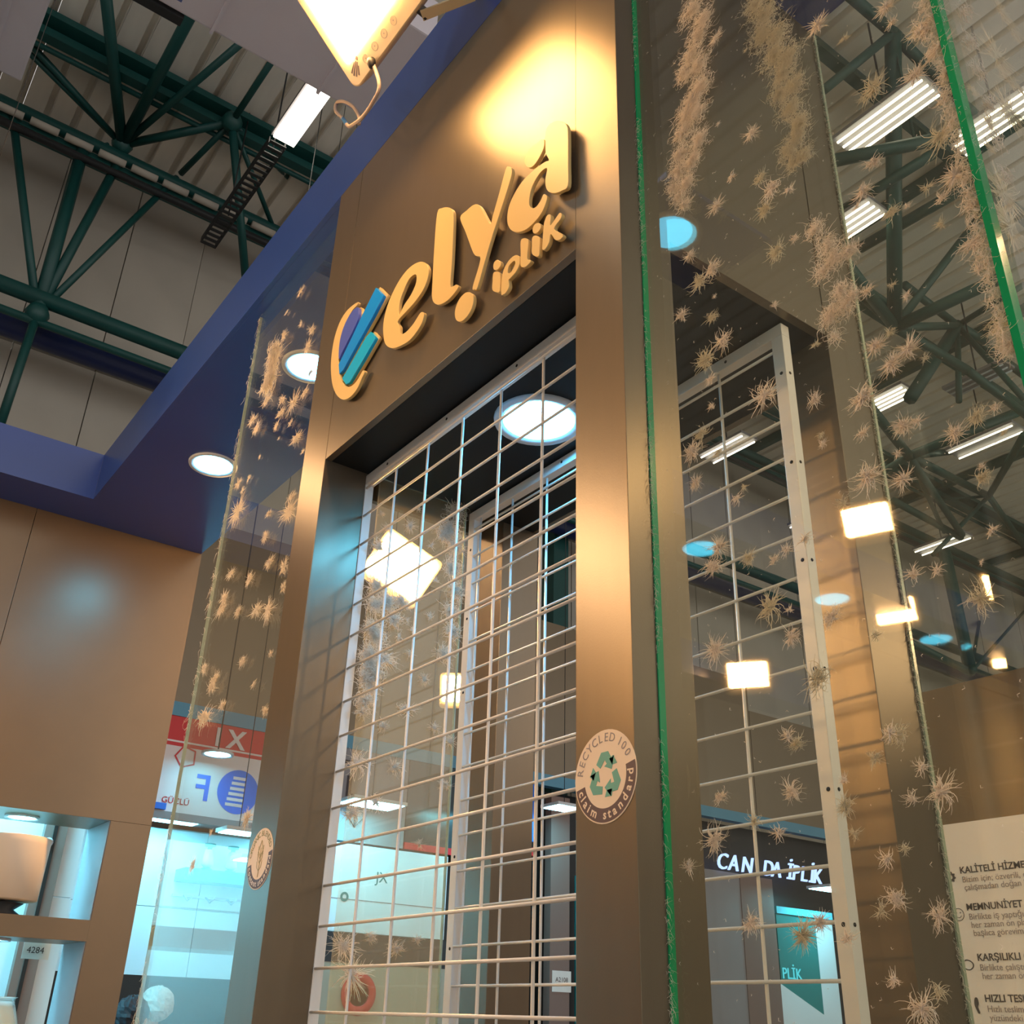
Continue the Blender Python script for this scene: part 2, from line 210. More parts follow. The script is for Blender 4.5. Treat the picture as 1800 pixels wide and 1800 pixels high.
TUFT_S = [[0.223,2.876,0.0292],[0.248,2.84,0.0249],[0.211,2.741,0.0315],[0.117,2.518,0.0277],[0.11,2.456,0.0269],[0.106,2.711,0.0112],[0.321,3.018,0.0227],[0.296,3.041,0.0182],[0.131,2.666,0.0111],[0.114,2.603,0.0107],[-0.123,1.905,0.0163],[-0.135,1.842,0.0101],[-0.16,1.764,0.0065],[-0.018,2.113,0.0136],[-0.003,2.155,0.0112]]
TUFT_L = [[-2.82,3.85,0.013],[-2.932,3.823,0.0088],[-2.769,3.671,0.0104],[-2.661,3.581,0.0161],[-2.921,3.71,0.0173],[-2.988,3.465,0.0212],[-2.836,3.387,0.0182],[-2.726,3.32,0.0234],[-2.828,3.332,0.018],[-3.046,3.376,0.0212],[-3.104,3.437,0.0216],[-2.851,3.291,0.012],[-2.725,3.241,0.0116],[-2.656,3.149,0.0225],[-2.81,3.22,0.0059],[-2.584,3.068,0.0091],[-2.962,3.217,0.0061],[-3.035,3.166,0.0103],[-3.138,3.186,0.0169],[-3.082,3.133,0.0103],[-3.095,3.062,0.0329],[-2.623,2.925,0.018],[-2.793,2.933,0.015],[-2.627,2.872,0.0303],[-2.796,2.851,0.013],[-2.727,2.735,0.018],[-2.605,2.68,0.0207],[-3.055,2.809,0.0158],[-2.876,2.73,0.015],[-2.587,2.609,0.0136],[-3.08,2.727,0.0178],[-3.094,2.689,0.0256],[-2.931,2.636,0.0132],[-2.771,2.595,0.0233],[-2.679,2.565,0.0226],[-3.051,2.418,0.0228],[-2.931,2.332,0.0146],[-2.59,2.243,0.0148],[-3.079,2.322,0.0381],[-2.703,2.345,0.0103],[-2.608,1.957,0.0162],[-2.856,1.951,0.0087],[-2.959,1.874,0.0144],[-2.822,2.443,0.0179],[-3.034,2.446,0.0152],[-3.156,2.502,0.0158],[-2.608,2.411,0.0101],[-3.549,4.049,0.0153],[-2.476,2.527,0.0098],[-2.616,3.381,0.0135],[-2.64,3.316,0.0172],[-2.674,3.518,0.0179]]
TUFT_I = [[0.17,2.065,0.0297],[0.29,2.074,0.0198],[0.31,2.232,0.0263],[0.244,2.177,0.0152],[0.402,2.198,0.0141],[0.453,2.171,0.0142],[0.244,1.982,0.0225],[0.168,1.948,0.0265],[0.377,1.897,0.0122],[0.446,2.054,0.0156],[0.336,1.651,0.0195],[0.392,1.672,0.0121],[0.192,1.647,0.0292],[0.22,1.588,0.0352],[0.261,1.671,0.0148],[0.299,2.825,0.01],[0.275,2.762,0.0164],[0.35,2.722,0.0132],[0.203,2.731,0.0146],[0.162,2.771,0.0097],[0.363,2.506,0.0129],[0.312,2.451,0.0111],[0.359,2.323,0.0142],[0.308,2.385,0.0126],[0.226,2.358,0.0371],[0.173,2.331,0.0275],[0.291,2.479,0.0095],[0.373,2.621,0.0131],[0.269,2.424,0.0125],[0.197,2.266,0.0244],[0.163,2.199,0.018]]
CL1 = [[-0.893,3.333,0.0338],[-0.866,3.278,0.0254],[-0.884,3.246,0.0302],[-0.907,3.211,0.03],[-0.89,3.163,0.0318],[-0.928,3.175,0.0223],[-0.887,3.105,0.0288],[-0.911,3.088,0.0311],[-0.928,3.065,0.031],[-0.899,3.046,0.0235],[-0.938,3.028,0.0283],[-0.904,2.976,0.0253],[-0.949,2.977,0.0255],[-0.922,2.94,0.0228],[-0.959,2.941,0.023],[-0.939,2.897,0.0225],[-0.975,2.911,0.0137],[-0.962,2.879,0.0157],[-0.95,2.849,0.0133]]
CL2 = [[-0.804,3.314,0.0337],[-0.781,3.264,0.0355],[-0.793,3.219,0.035],[-0.761,3.187,0.032],[-0.773,3.143,0.034],[-0.744,3.106,0.031],[-0.761,3.077,0.0284],[-0.74,3.028,0.0278],[-0.772,3.035,0.0233],[-0.753,2.98,0.0274],[-0.74,2.933,0.0246],[-0.749,2.906,0.0244],[-0.737,2.855,0.0195],[-0.77,2.889,0.0199],[-0.762,2.855,0.0196]]
CL4 = [[-0.686,2.602,0.0189],[-0.671,2.557,0.0204],[-0.66,2.527,0.0219],[-0.636,2.521,0.0199],[-0.682,2.515,0.0183],[-0.659,2.463,0.0196],[-0.653,2.433,0.0176],[-0.678,2.438,0.0159],[-0.637,2.444,0.0123],[-0.684,2.427,0.0141],[-0.679,2.393,0.0104]]
CL5 = [[-0.431,2.878,0.0121],[-0.428,2.855,0.02],[-0.425,2.831,0.0188],[-0.431,2.817,0.0177],[-0.428,2.795,0.0166],[-0.425,2.772,0.0154],[-0.43,2.759,0.0144],[-0.427,2.737,0.0133],[-0.425,2.715,0.0122],[-0.43,2.702,0.0112],[-0.427,2.681,0.0185],[-0.432,2.668,0.0175],[-0.43,2.648,0.0165],[-0.427,2.627,0.0154],[-0.432,2.615,0.0144],[-0.429,2.595,0.0134],[-0.427,2.576,0.0124],[-0.432,2.563,0.0114],[-0.429,2.544,0.0105],[-0.426,2.526,0.0173],[-0.431,2.513,0.0164],[-0.429,2.495,0.0154],[-0.434,2.483,0.0145],[-0.431,2.465,0.0135],[-0.428,2.448,0.0126],[-0.433,2.436,0.0117],[-0.431,2.419,0.0107],[-0.428,2.402,0.0098],[-0.433,2.39,0.0163],[-0.43,2.374,0.0154],[-0.428,2.357,0.0145],[-0.432,2.346,0.0136],[-0.43,2.33,0.0127],[-0.435,2.319,0.0119],[-0.432,2.303,0.011],[-0.43,2.288,0.0102],[-0.434,2.277,0.0093],[-0.432,2.262,0.0155],[-0.429,2.247,0.0146],[-0.434,2.236,0.0138]]
CL6 = [[0.095,2.853,0.0158],[0.09,2.782,0.0172],[0.089,2.725,0.0149],[0.088,2.653,0.0163],[0.086,2.584,0.0158],[0.085,2.518,0.0137]]
CL7 = [[-2.998,3.672,0.024],[-2.997,3.626,0.026],[-2.995,3.575,0.0258],[-3.004,3.542,0.0193],[-2.983,3.69,0.0175],[-3.027,3.537,0.0151]]
CL8 = [[0.2,2.408,0.0217],[0.171,2.353,0.0245],[0.201,2.313,0.0276],[0.161,2.289,0.0212],[0.164,2.496,0.0218],[0.185,2.552,0.0189],[0.163,2.431,0.0185],[0.164,2.666,0.0159],[0.224,2.512,0.0252],[0.426,2.858,0.0239],[0.41,2.796,0.027],[0.433,2.747,0.0236],[0.428,2.672,0.0233],[0.443,2.605,0.0198],[0.392,2.771,0.0201],[0.428,2.539,0.0196],[0.441,2.482,0.0179],[0.417,2.409,0.0161],[0.16,2.228,0.0181],[0.247,2.468,0.0157],[0.269,2.524,0.0159]]
STRUTS = [[[-11.0,0.35,11.72],[-8.71,-0.62,11.9],0.1],[[-11.0,0.35,11.72],[-7.84,0.4,11.9],0.1],[[-11.0,0.35,11.72],[-8.68,1.02,11.9],0.07],[[-11.0,0.35,11.72],[-9.9,1.4,11.9],0.08],[[-11.0,0.35,11.72],[-10.28,-1.03,11.9],0.06],[[-11.0,0.35,11.72],[-10.42,-1.02,11.9],0.05],[[-9.9,1.4,11.9],[-8.68,1.42,11.9],0.06],[[-9.9,1.4,11.9],[-11.0,1.15,11.71],0.06],[[-9.9,1.4,11.9],[-10.8,2.23,10.31],0.08],[[-9.9,1.4,11.9],[-11.0,2.54,11.54],0.05],[[-9.9,1.4,11.9],[-11.0,2.96,12.4],0.05],[[-10.8,-0.05,8.6],[-11.0,-0.99,11.54],0.07],[[-10.8,-0.05,8.6],[-11.0,-0.08,11.36],0.11],[[-10.8,-0.05,8.6],[-11.0,0.38,11.53],0.08],[[-10.8,-0.05,8.6],[-11.0,1.11,11.61],0.06],[[-11.0,-0.08,11.36],[-11.0,0.19,11.61],0.05],[[-10.8,-0.05,8.6],[-10.8,-0.08,7.1],0.07]]
CH = {"U":[-10.03,-0.12,12.05],"M1":[-11.7,-1.14,12.22],"M2":[-11.8,-1.07,12.02],"L1":[-10.8,-0.5,8.82],"L2":[-10.8,-0.44,8.57],"pipe":[-11.2,-0.35,8.56]}
RTRUSS = [[[-3.82,6.94,11.8],[-5.7,9.21,9.8],0.12],[[-3.82,6.94,11.8],[-3.83,6.02,11.8],0.09],[[-3.82,6.94,11.8],[-3.88,8.05,11.8],0.09],[[-3.88,8.05,11.8],[-3.91,9.37,11.8],0.08],[[-3.82,6.94,11.8],[-4.34,6.19,10.8],0.07],[[-3.82,6.94,11.8],[-4.2,7.69,10.8],0.02],[[-5.7,9.21,9.8],[-4.68,10.34,11.8],0.07],[[-5.7,9.21,9.8],[-4.31,9.36,9.8],0.1],[[-5.7,9.21,9.8],[-5.25,7.4,9.8],0.1],[[-5.7,9.21,9.8],[-6.42,12.41,11.8],0.08],[[-5.7,9.21,9.8],[-6.94,10.55,11.8],0.06],[[-5.78,8.51,10.3],[-5.8,9.82,10.3],0.06],[[-5.7,9.21,9.8],[-5.65,10.81,9.8],0.08],[[-5.65,10.81,9.8],[-5.76,12.65,9.8],0.08],[[-6.42,12.41,11.8],[-6.56,10.82,9.8],0.13],[[-6.42,12.41,11.8],[-6.16,11.43,9.8],0.06],[[-6.42,12.41,11.8],[-6.49,14.56,11.8],0.09],[[-6.42,12.41,11.8],[-5.54,12.08,9.8],0.06],[[-6.42,12.41,11.8],[-6.35,10.87,11.8],0.08],[[-5.22,12.28,11.8],[-6.42,12.41,11.8],0.06],[[-6.42,12.41,11.8],[-6.38,13.13,11.8],0.1],[[-6.27,9.66,11.8],[-4.55,9.77,11.8],0.1],[[-4.39,6.24,9.8],[-3.53,7.23,10.1],0.09],[[-5.37,7.87,10.8],[-4.13,7.94,10.8],0.08],[[-7.55,12.26,9.8],[-6.93,10.12,9.8],0.1],[[-7.55,12.26,9.8],[-8.47,16.13,11.8],0.08],[[-7.55,12.26,9.8],[-9.3,18.2,11.8],0.09],[[-7.55,12.26,9.8],[-8.63,15.5,9.8],0.08],[[-7.55,12.26,9.8],[-8.77,15.15,9.8],0.05],[[-7.55,12.26,9.8],[-6.11,13.33,10.4],0.1],[[-7.55,12.26,9.8],[-8.8,12.51,9.8],0.08],[[-9.3,18.2,11.8],[-6.07,13.05,9.8],0.08],[[-9.3,18.2,11.8],[-10.14,21.11,11.8],0.09],[[-9.3,18.2,11.8],[-9.47,15.88,9.8],0.06],[[-9.3,18.2,11.8],[-10.16,17.49,11.8],0.04],[[-8.62,13.38,9.8],[-8.71,15.6,9.8],0.08],[[-9.38,16.29,7.5],[-9.26,15.93,9.8],0.15],[[-9.38,16.29,7.5],[-12.12,22.22,10.8],0.05],[[-9.38,16.29,7.5],[-9.16,14.09,7.5],0.09],[[-9.38,16.29,7.5],[-11.12,22.49,10.8],0.04],[[-9.38,16.29,7.5],[-9.23,16.11,7.5],0.1]]
TUBES = [[[-8.56,1.71,10.6],[-7.66,1.68,10.6],0.42,4],[[-4.62,6.9,10.6],[-3.53,6.92,10.6],0.3,4],[[-3.83,7.9,10.6],[-3.31,7.91,10.6],0.3,4],[[-5.92,7.97,10.6],[-5.33,7.99,10.6],0.3,4],[[-8.7,11.13,10.6],[-7.68,11.15,10.6],0.3,4],[[-8.3,11.73,10.6],[-7.09,11.77,10.6],0.3,4],[[-7.78,14.09,10.6],[-6.62,14.16,10.6],0.3,2],[[-10.62,10.88,10.6],[-9.66,10.97,10.6],0.3,3],[[-11.46,14.3,10.6],[-10.52,14.35,10.6],0.25,2],[[-10.55,17.18,10.6],[-9.44,17.29,10.6],0.25,2],[[-6.73,12.27,10.6],[-5.89,12.44,10.6],0.25,3]]

# ============================================================ HALL (the setting)
fl = box('floor', (-12.2, 9), (-25, 33), (-.1, 0), FLOORM, kind='structure')
ceil = struct('ceiling', (0, 0, 12.2), 'ribbed grey metal roof of the hall')
me = None
for i in range(168):
    y0 = -25+.34*i; y1 = y0+.335
    if me is None:
        pr = [(y0, 12.2), (y0+.25, 12.2), (y0+.26, 12.3), (y1-.015, 12.3), (y1-.005, 12.2), (y1, 12.2), (y1, 12.32), (y0, 12.32)]
        V = [(x, y, z) for x in (-12.2, 9) for y, z in pr]; n = 8
        o = mesh('roof_panel', V, [(k, (k+1) % n, (k+1) % n+n, k+n) for k in range(n)]+[tuple(range(n))[::-1], tuple(range(n, 2*n))], ROOF, ceil); me = o
    else:
        c = me.copy(); COL.objects.link(c); c.location = me.location+Vector((0, .34*i, 0))
wf = struct('wall_far', (-12, 8, 0), 'grey concrete panel wall of the hall')
for i in range(58):
    y0 = -25.1+i*1.0
    for z0, z1 in ((8.9, 12.18), (0, 8.86)):
        box('wall_panel', (-12.2, -12+.01*((i*7) % 3)), (y0+.006, y0+.994), (z0, z1), CONC, wf)
wb = struct('wall_back', (-2, 32, 0), 'end wall of the hall')
for i in range(14): box('wall_panel', (-12+1.5*i+.01, -12+1.5*(i+1)-.01), (31.8, 32), (0, 12.18), CONC, wb)
wr = struct('wall_right', (-2, -25, 0), 'other end wall of the hall')
for i in range(14): box('wall_panel', (-12+1.5*i+.01, -12+1.5*(i+1)-.01), (-25.2, -25), (0, 12.18), CONC, wr)
# steelwork
tr = thing('roof_truss', 'dark green tubular roof truss over the left of the hall, before the grey wall', 'truss', (-10.5, 0, 9))
for a, b, r in STRUTS: tube('strut', [a, b], r*.72, STEELG, tr, 8)
def along(x, z, r, sq=None, nm='chord', m=STEELG, y0=-4, y1=26, par=tr):
    if sq: return box(nm, (x-sq[0]/2, x+sq[0]/2), (y0, y1), (z-sq[1]/2, z+sq[1]/2), m, par)
    return tube(nm, [(x, y0, z), (x, y1, z)], r, m, par, 10)
along(-10.03, 12.1, 0, (.34, .1)); along(-10.06, 11.93, 0, (.14, .12)); along(-10.2, 11.86, .035)
along(-11.0, 11.5, .09); along(-11.08, 11.32, 0, (.2, .08)); along(-10.9, 11.13, .05, m=STEELD)
along(-10.8, 8.82, .1); along(-10.8, 8.5, .05)
for i in range(14): tube('node_pipe', [(-10.9, -2+i*.42, 11.34), (-10.9, -1.66+i*.42, 11.34)], .05, CONC, tr, 8)
for c in STRUTS[0][0], STRUTS[3][1], STRUTS[-1][0]: lathe('node', c, ZA, [(0, -.14), (.1, -.1), (.14, 0), (.1, .1), (0, .14)], STEELG, tr, 12)
tag(tube('service_pipe', [(-11.2, -4, 8.56), (-11.2, 26, 8.56)], .13, PIPEB, seg=12), 'navy blue service pipe running along the grey wall under the truss', 'pipe')
tr2 = thing('roof_truss', 'dark green tubular roof truss seen through the right glass', 'truss', (-7, 10, 10))
for a, b, r in RTRUSS: tube('strut', [a, b], r*.8, STEELG, tr2, 8)
for y in (6.2, 9.5, 13.2, 17.5, 22, 27): box('purlin', (-12, 4), (y, y+.12), (12.02, 12.18), STEELG, tr2)
for x in (-7.2, -4.6, -2.2, .5): box('girder', (x, x+.14), (4.2, 31), (11.86, 12.0), STEELG, tr2)
# roof light fittings
for i, (p, q, w, n) in enumerate(TUBES):
    x0, x1 = sorted((p[0], q[0])); y = (p[1]+q[1])/2; z = 10.6
    x1 = max(x1, x0+.95)
    lab = ['wide fluorescent fitting under the left roof, beside the hanging cable tray', 'large four tube roof fitting, topmost through the right glass', 'four tube roof fitting just left of the thick green glass edge', 'small four tube roof fitting behind the cream lint clump', 'left one of two paired roof fittings above the wire panel frame', 'right one of two paired roof fittings above the wire panel frame', 'bright long roof fitting at the far right of the glass', 'roof fitting seen between the wires of the rear panel', 'pale roof fitting behind the rear panel frame at mid height', 'lowest slim roof fitting at the right, above the yellow lamp', 'faint unlit looking tube fitting high at the right'][i]
    t = thing('tube_light', lab, 'light fitting', ((x0+x1)/2, y, z), 'fluorescent fittings under the hall roof')
    hw = w/2*1.25 if i else .13
    box('housing', (x0-.03, x1+.03), (y-hw-.02, y+hw+.02), (z+.04, z+.09), GRY, t)
    if i == 0:
        box('diffuser', (x0, x1), (y-hw, y+hw), (z-.01, z+.03), TUBE, t)
    else:
        for k in range(n): yy = y-hw+.03+(2*hw-.06)*k/max(1, n-1); tube('tube', [(x0, yy, z), (x1, yy, z)], .014, TUBE if i != 10 else RIM, t, 8)
    tube('hanger', [((x0+x1)/2, y, z+.09), ((x0+x1)/2, y, 12.2)], .012, STEELD, t, 6)
# perforated hanging tray
t = thing('cable_tray', 'black perforated cable tray hanging below the left roof light', 'cable tray', (-9.5, 1.6, 10.4))
for yy in (1.49, 1.68): box('side_rail', (-10.55, -8.45), (yy, yy+.015), (10.36, 10.46), STEELD, t)
for i in range(22):
    x = -10.55+i*.1; box('rung', (x, x+.045), (1.5, 1.69), (10.36, 10.375), STEELD, t)
for x in (-9.9, -8.6): tube('hanger', [(x, 1.6, 10.4), (x, 1.6, 12.2)], .01, STEELD, t, 6)
# ducts
t = thing('air_duct', 'large pale lilac rectangular air duct under the roof, behind the lamp', 'duct', (-6.5, 1, 10)); 
box('duct_body', (-7.15, -5.9), (-.35, 2.15), (10, 10.55), DUCT, t, .02)
for y in (.35, 1.5): box('joint_flange', (-7.18, -5.87), (y, y+.03), (9.98, 10.57), DUCT, t)
box('mounting_rail', (-7.3, -7.2), (-.4, .1), (10.0, 10.1), STEELD, t)
t = thing('air_duct', 'grey duct end at the top left corner of the picture', 'duct', (-8.4, -2.4, 10))
box('duct_body', (-8.95, -7.7), (-4, -.98), (10, 10.7), DUCT, t, .02); box('joint_flange', (-8.98, -7.67), (-1.3, -1.27), (9.98, 10.72), DUCT, t)
# hall column far behind
tag(box('steel_column', (-11.7, -11.4), (8.05, 8.35), (0, 12), STEELG, bev=.01), 'dark green steel column against the grey hall wall, seen through the wire panels', 'column')
# ============================================================ BLUE CANOPY
cp = thing('blue_canopy', 'deep blue overhead canopy frame joining the brown wall and the kiosk', 'canopy', (-3.5, 0, 4))
box('front_fascia', (-5.34, .9), (0, .02), (4.0, 4.28), BLUE, cp, .002)
box('soffit', (-5.68, .9), (.02, .74), (4.0, 4.02), BLUE, cp)
box('rear_fascia', (-5.34, .9), (.72, .74), (4.02, 4.28), BLUE, cp)
box('side_soffit', (-5.68, -5.34), (-6, .02), (4.0, 4.02), BLUE, cp)
box('side_fascia', (-5.36, -5.34), (-6, 0), (4.02, 4.28), BLUE, cp)
cp2 = thing('blue_canopy', 'blue canopy beam above the visitors, seen only mirrored in the right glass', 'canopy', (-3.65, -4, 4))
box('soffit', (-3.85, -3.45), (-7, -2.45), (4.0, 4.02), BLUE, cp2); box('side_fascia', (-3.87, -3.85), (-7, -2.45), (4.0, 4.28), BLUE, cp2); box('side_fascia', (-3.45, -3.43), (-7, -2.45), (4.0, 4.28), BLUE, cp2)
def downlight(c, r, m, label, group, rim=RIM, n=(0, 0, -1)):
    c = Vector(c); t = thing('downlight', label, 'downlight', c, group)
    lathe('rim', c, n, [(r*.8, 0), (r*.82, .006), (r, .01), (r*1.02, .002), (r*1.02, -.01)], rim, t)
    lathe('lens', c, n, [(0, .005), (r*.8, .004), (r*.8, 0)][::-1], m, t)
    return t
downlight((-4.535, .37, 3.998), .12, COOLM, 'round cool white downlight in the blue soffit, clear of the glass', 'canopy downlights')
downlight((-3.43, .37, 3.998), .12, COOLM, 'round cool white downlight in the blue soffit, seen through the left glass', 'canopy downlights')
downlight((-1.75, .335, 2.89), .115, COOLM, 'round downlight in the shade darkened ceiling of the kiosk', None)
for i, y in enumerate((-2.88, -4.08, -5.23)): downlight((-3.65, y, 3.998), .13, COOLD, ['nearest mirrored blue disc downlight, at the left of the wire panel', 'middle mirrored blue disc downlight, right of the panel frame', 'farthest mirrored blue disc downlight, before the roof truss'][i], 'mirrored canopy downlights')
downlight((-1.88, -.89, 3.998), .1, COOLD, 'mirrored blue disc downlight high beside the green glass edge', 'mirrored canopy downlights')
cp3 = thing('blue_canopy', 'short blue canopy piece above the camera holding one downlight', 'canopy', (-1.88, -.9, 4))
box('soffit', (-2.05, -1.7), (-1.2, -.7), (4.0, 4.02), BLUE, cp3); box('side_fascia', (-2.07, -2.05), (-1.2, -.7), (4.0, 4.2), BLUE, cp3)
# ============================================================ BROWN WALL WITH NICHES (left)
wl = struct('wall_left', (-5.87, -1, 0), 'brown laminate wall of the stand with two lit niches')
X0, X1 = -6.07, -5.665
box('wall_panel', (X0, X1), (-5, -.217), (2.39, 4.0), LAMW, wl, .001); box('wall_panel', (X0, X1), (-.214, .745), (2.39, 4.0), LAMW, wl, .001)
box('wall_panel', (X0, X1), (.53, .745), (0, 2.389), LAMW, wl, .001); box('wall_panel', (X0, X1), (-5, -3.5), (0, 2.389), LAMW, wl, .001)
box('shelf', (X0, X1), (-3.5, .53), (1.80, 1.90), LAMW, wl, .001); box('wall_panel', (X0, X1), (-3.5, .53), (0, 1.1), LAMW, wl, .001)
box('reveal_lining', (X0-.005, X1-.005), (.526, .5295), (1.1, 1.8), GRY, wl); box('reveal_lining', (X0-.005, X1-.005), (.526, .5295), (1.9, 2.389), GRY, wl)
downlight((-5.9, .14, 2.388), .085, COOLP, 'round downlight in the top of the upper wall niche', 'niche downlights')
downlight((-5.9, .14, 1.798), .085, COOLP, 'round downlight in the top of the lower wall niche', 'niche downlights')
# room behind the niches
t = thing('display_cabinet', 'white glass fronted cabinet with a brown hinged post behind the niches', 'cabinet', (-6.9, 0, 0))
for z0, z1 in ((.3, 1.22), (1.225, 2.1), (2.105, 3.0)): box('back_panel', (-6.94, -6.9), (-3.8, .72), (z0, z1), WALLW, t, .002)
box('post', (-6.9, -6.84), (.47, .6), (.3, 3), BROWNC, t); box('post', (-6.84, -6.83), (.52, .54), (.3, 3), BLK, t)
for z in (1.42, 2.4): lathe('hinge', (-6.83, .5, z), XA, [(.02, 0), (.028, .01), (.015, .03), (0, .032)], RIM, t, 12)
box('top_panel', (-6.94, -6.1), (-3.8, .75), (3.0, 3.05), WALLW, t)
tag(box('led_panel', (-6.7, -6.3), (-3, .3), (2.96, 2.98), COOLP), 'added cool light panel brightening the cabinet behind the niches', 'light panel')  # panel added to light the space behind the niches
t = thing('price_card', 'small white card with a four digit number under the shelf', 'card', (-6.3, .46, 1.75)); box('card', (-6.302, -6.3), (.38, .52), (1.73, 1.83), WHT, t); text('number', '4284', .045, (-6.299, .4, 1.76), YA, ZA, INKD, t)
# frosted shade on the shelf, jar below
t = thing('cylinder_canister', 'beige cylindrical canister on a dark foot standing on the niche shelf', 'canister', (-5.83, .13, 1.9))
lathe('body', (-5.83, .13, 1.94), ZA, [(.14, .03), (.16, .035), (.165, .3), (.168, .33), (.16, .335), (.155, .3), (.15, .05), (0, .05)], JARM, t, 40)
lathe('foot', (-5.83, .13, 1.9), ZA, [(.08, 0), (.09, .01), (.06, .03), (.1, .06), (0, .07)], BLK, t, 32)
t = thing('glass_jar', 'round glass jar filled with pale fluff in the lower niche', 'jar', (-5.83, .16, 1.1))
lathe('jar_body', (-5.83, .16, 1.1), ZA, [(.1, 0), (.15, .02), (.17, .12), (.17, .32), (.14, .4), (.13, .43), (.145, .44)], JARG, t, 40)
lathe('filling', (-5.83, .16, 1.12), ZA, [(.1, 0), (.145, .05), (.155, .3), (.1, .36), (0, .38)], FLUFF, t, 32)
# ============================================================ KIOSK
kk = thing('display_kiosk', 'tall bronze laminate portal kiosk with raised sign letters', 'kiosk', (-1.76, .38, 0))
XL0, XL1, XR0, XR1 = -2.45, -2.296, -1.2, -1.067
box('pillar', (XR0, XR1), (0, .132), (0, 4.0), LAM, kk, .0012)
box('pillar', (XL0, XL1), (0, .132), (0, 4.0), LAM, kk, .0012)
box('pillar', (XR0, XR1), (.62, .756), (0, 4.0), LAM, kk, .0012)
box('pillar', (XL0, XL1), (.62, .756), (0, 4.0), LAM, kk, .0012)
box('fascia_panel', (XL1+.0012, XR0-.0012), (.0006, .02), (2.893, 4.0), LAM, kk, .0006)
box('fascia_panel', (XL1+.0012, XR0-.0012), (.736, .756), (2.893, 4.0), LAM, kk, .0006)
box('side_panel', (XR0+.11, XR1-.002), (.133, .619), (2.893, 4.0), LAM, kk)
box('side_panel', (XL0+.002, XL0+.02), (.133, .619), (2.893, 4.0), LAM, kk)
INNER = mat('shaded_kiosk_ceiling', (.010, .013, .016), .5, 0, 1.3)  # board colour darkened for the shade under the kiosk top
box('ceiling_board', (XL1+.001, XR0+.11), (.021, .735), (2.893, 2.91), INNER, kk)
# raised letters
sg = thing('raised_sign', 'raised cream letters and blue swoosh mark on the kiosk fascia', 'sign', (-1.76, -.02, 3.4))
names = {'swoosh': LET, 'indigo': LIND, 'blue': LBLUE, 'cyan': LCYAN}
for k, lp in LOGO.items():
    loops = [smooth_loop(lp, 4) if k not in ('blue', 'cyan') else lp]+([smooth_loop(HOLES[k], 4)] if k in HOLES else [])
    small = k.startswith('s') and k != 'swoosh'
    d = .008 if k not in names else .010
    nm = 'swoosh' if k == 'swoosh' else 'bar' if k in names else 'letter'
    if k in ('indigo', 'blue', 'cyan'):
        o = flat_shape('bar', loops, (0, -.0150, 0), XA, ZA, names[k], sg, .0052, .0007)
        o['label'] = {'indigo': 'indigo leaf of the mark', 'blue': 'bright blue bar of the mark', 'cyan': 'turquoise bar of the mark'}[k]
        bb = [(x, z) for x, z in loops[0]]; cx = sum(p[0] for p in bb)/len(bb); cz = sum(p[1] for p in bb)/len(bb)
        flat_shape('backing', [[(cx+(x-cx)*1.06+.002, cz+(z-cz)*1.02) for x, z in bb]], (0, -.0075, 0), XA, ZA, LET, sg, .0040, .0005)
    else: flat_shape(nm, loops, (0, -.0155, 0), XA, ZA, LET, sg, .0040, .0005)
# stickers
def arc_text(s, cx, cz, r, a0, a1, size, m, parent, y, flip=False, bold=0):
    wd = {'i': .42, 'l': .42, 'I': .45, 't': .6, 'r': .62, ' ': .55, 'm': 1.5, 'c': .85, '1': .7, 's': .85}
    ws = [wd.get(ch, 1.0) for ch in s]; tot = sum(ws)-ws[0]/2-ws[-1]/2; acc = -ws[0]/2
    for ch, w_ in zip(s, ws):
        q_ = acc+w_/2; acc += w_
        if ch == ' ': continue
        a = math.radians(a0+(a1-a0)*q_/tot); ca, sa = math.cos(a), math.sin(a)
        if not flip: ux = Vector((sa, 0, -ca)); uz = Vector((ca, 0, sa))
        else: ux = Vector((-sa, 0, ca)); uz = Vector((-ca, 0, -sa))
        o = Vector((cx+r*ca, y, cz+r*sa)); text('letter', ch, size, o, ux, uz, m, parent, .0001, 'CENTER', bold)
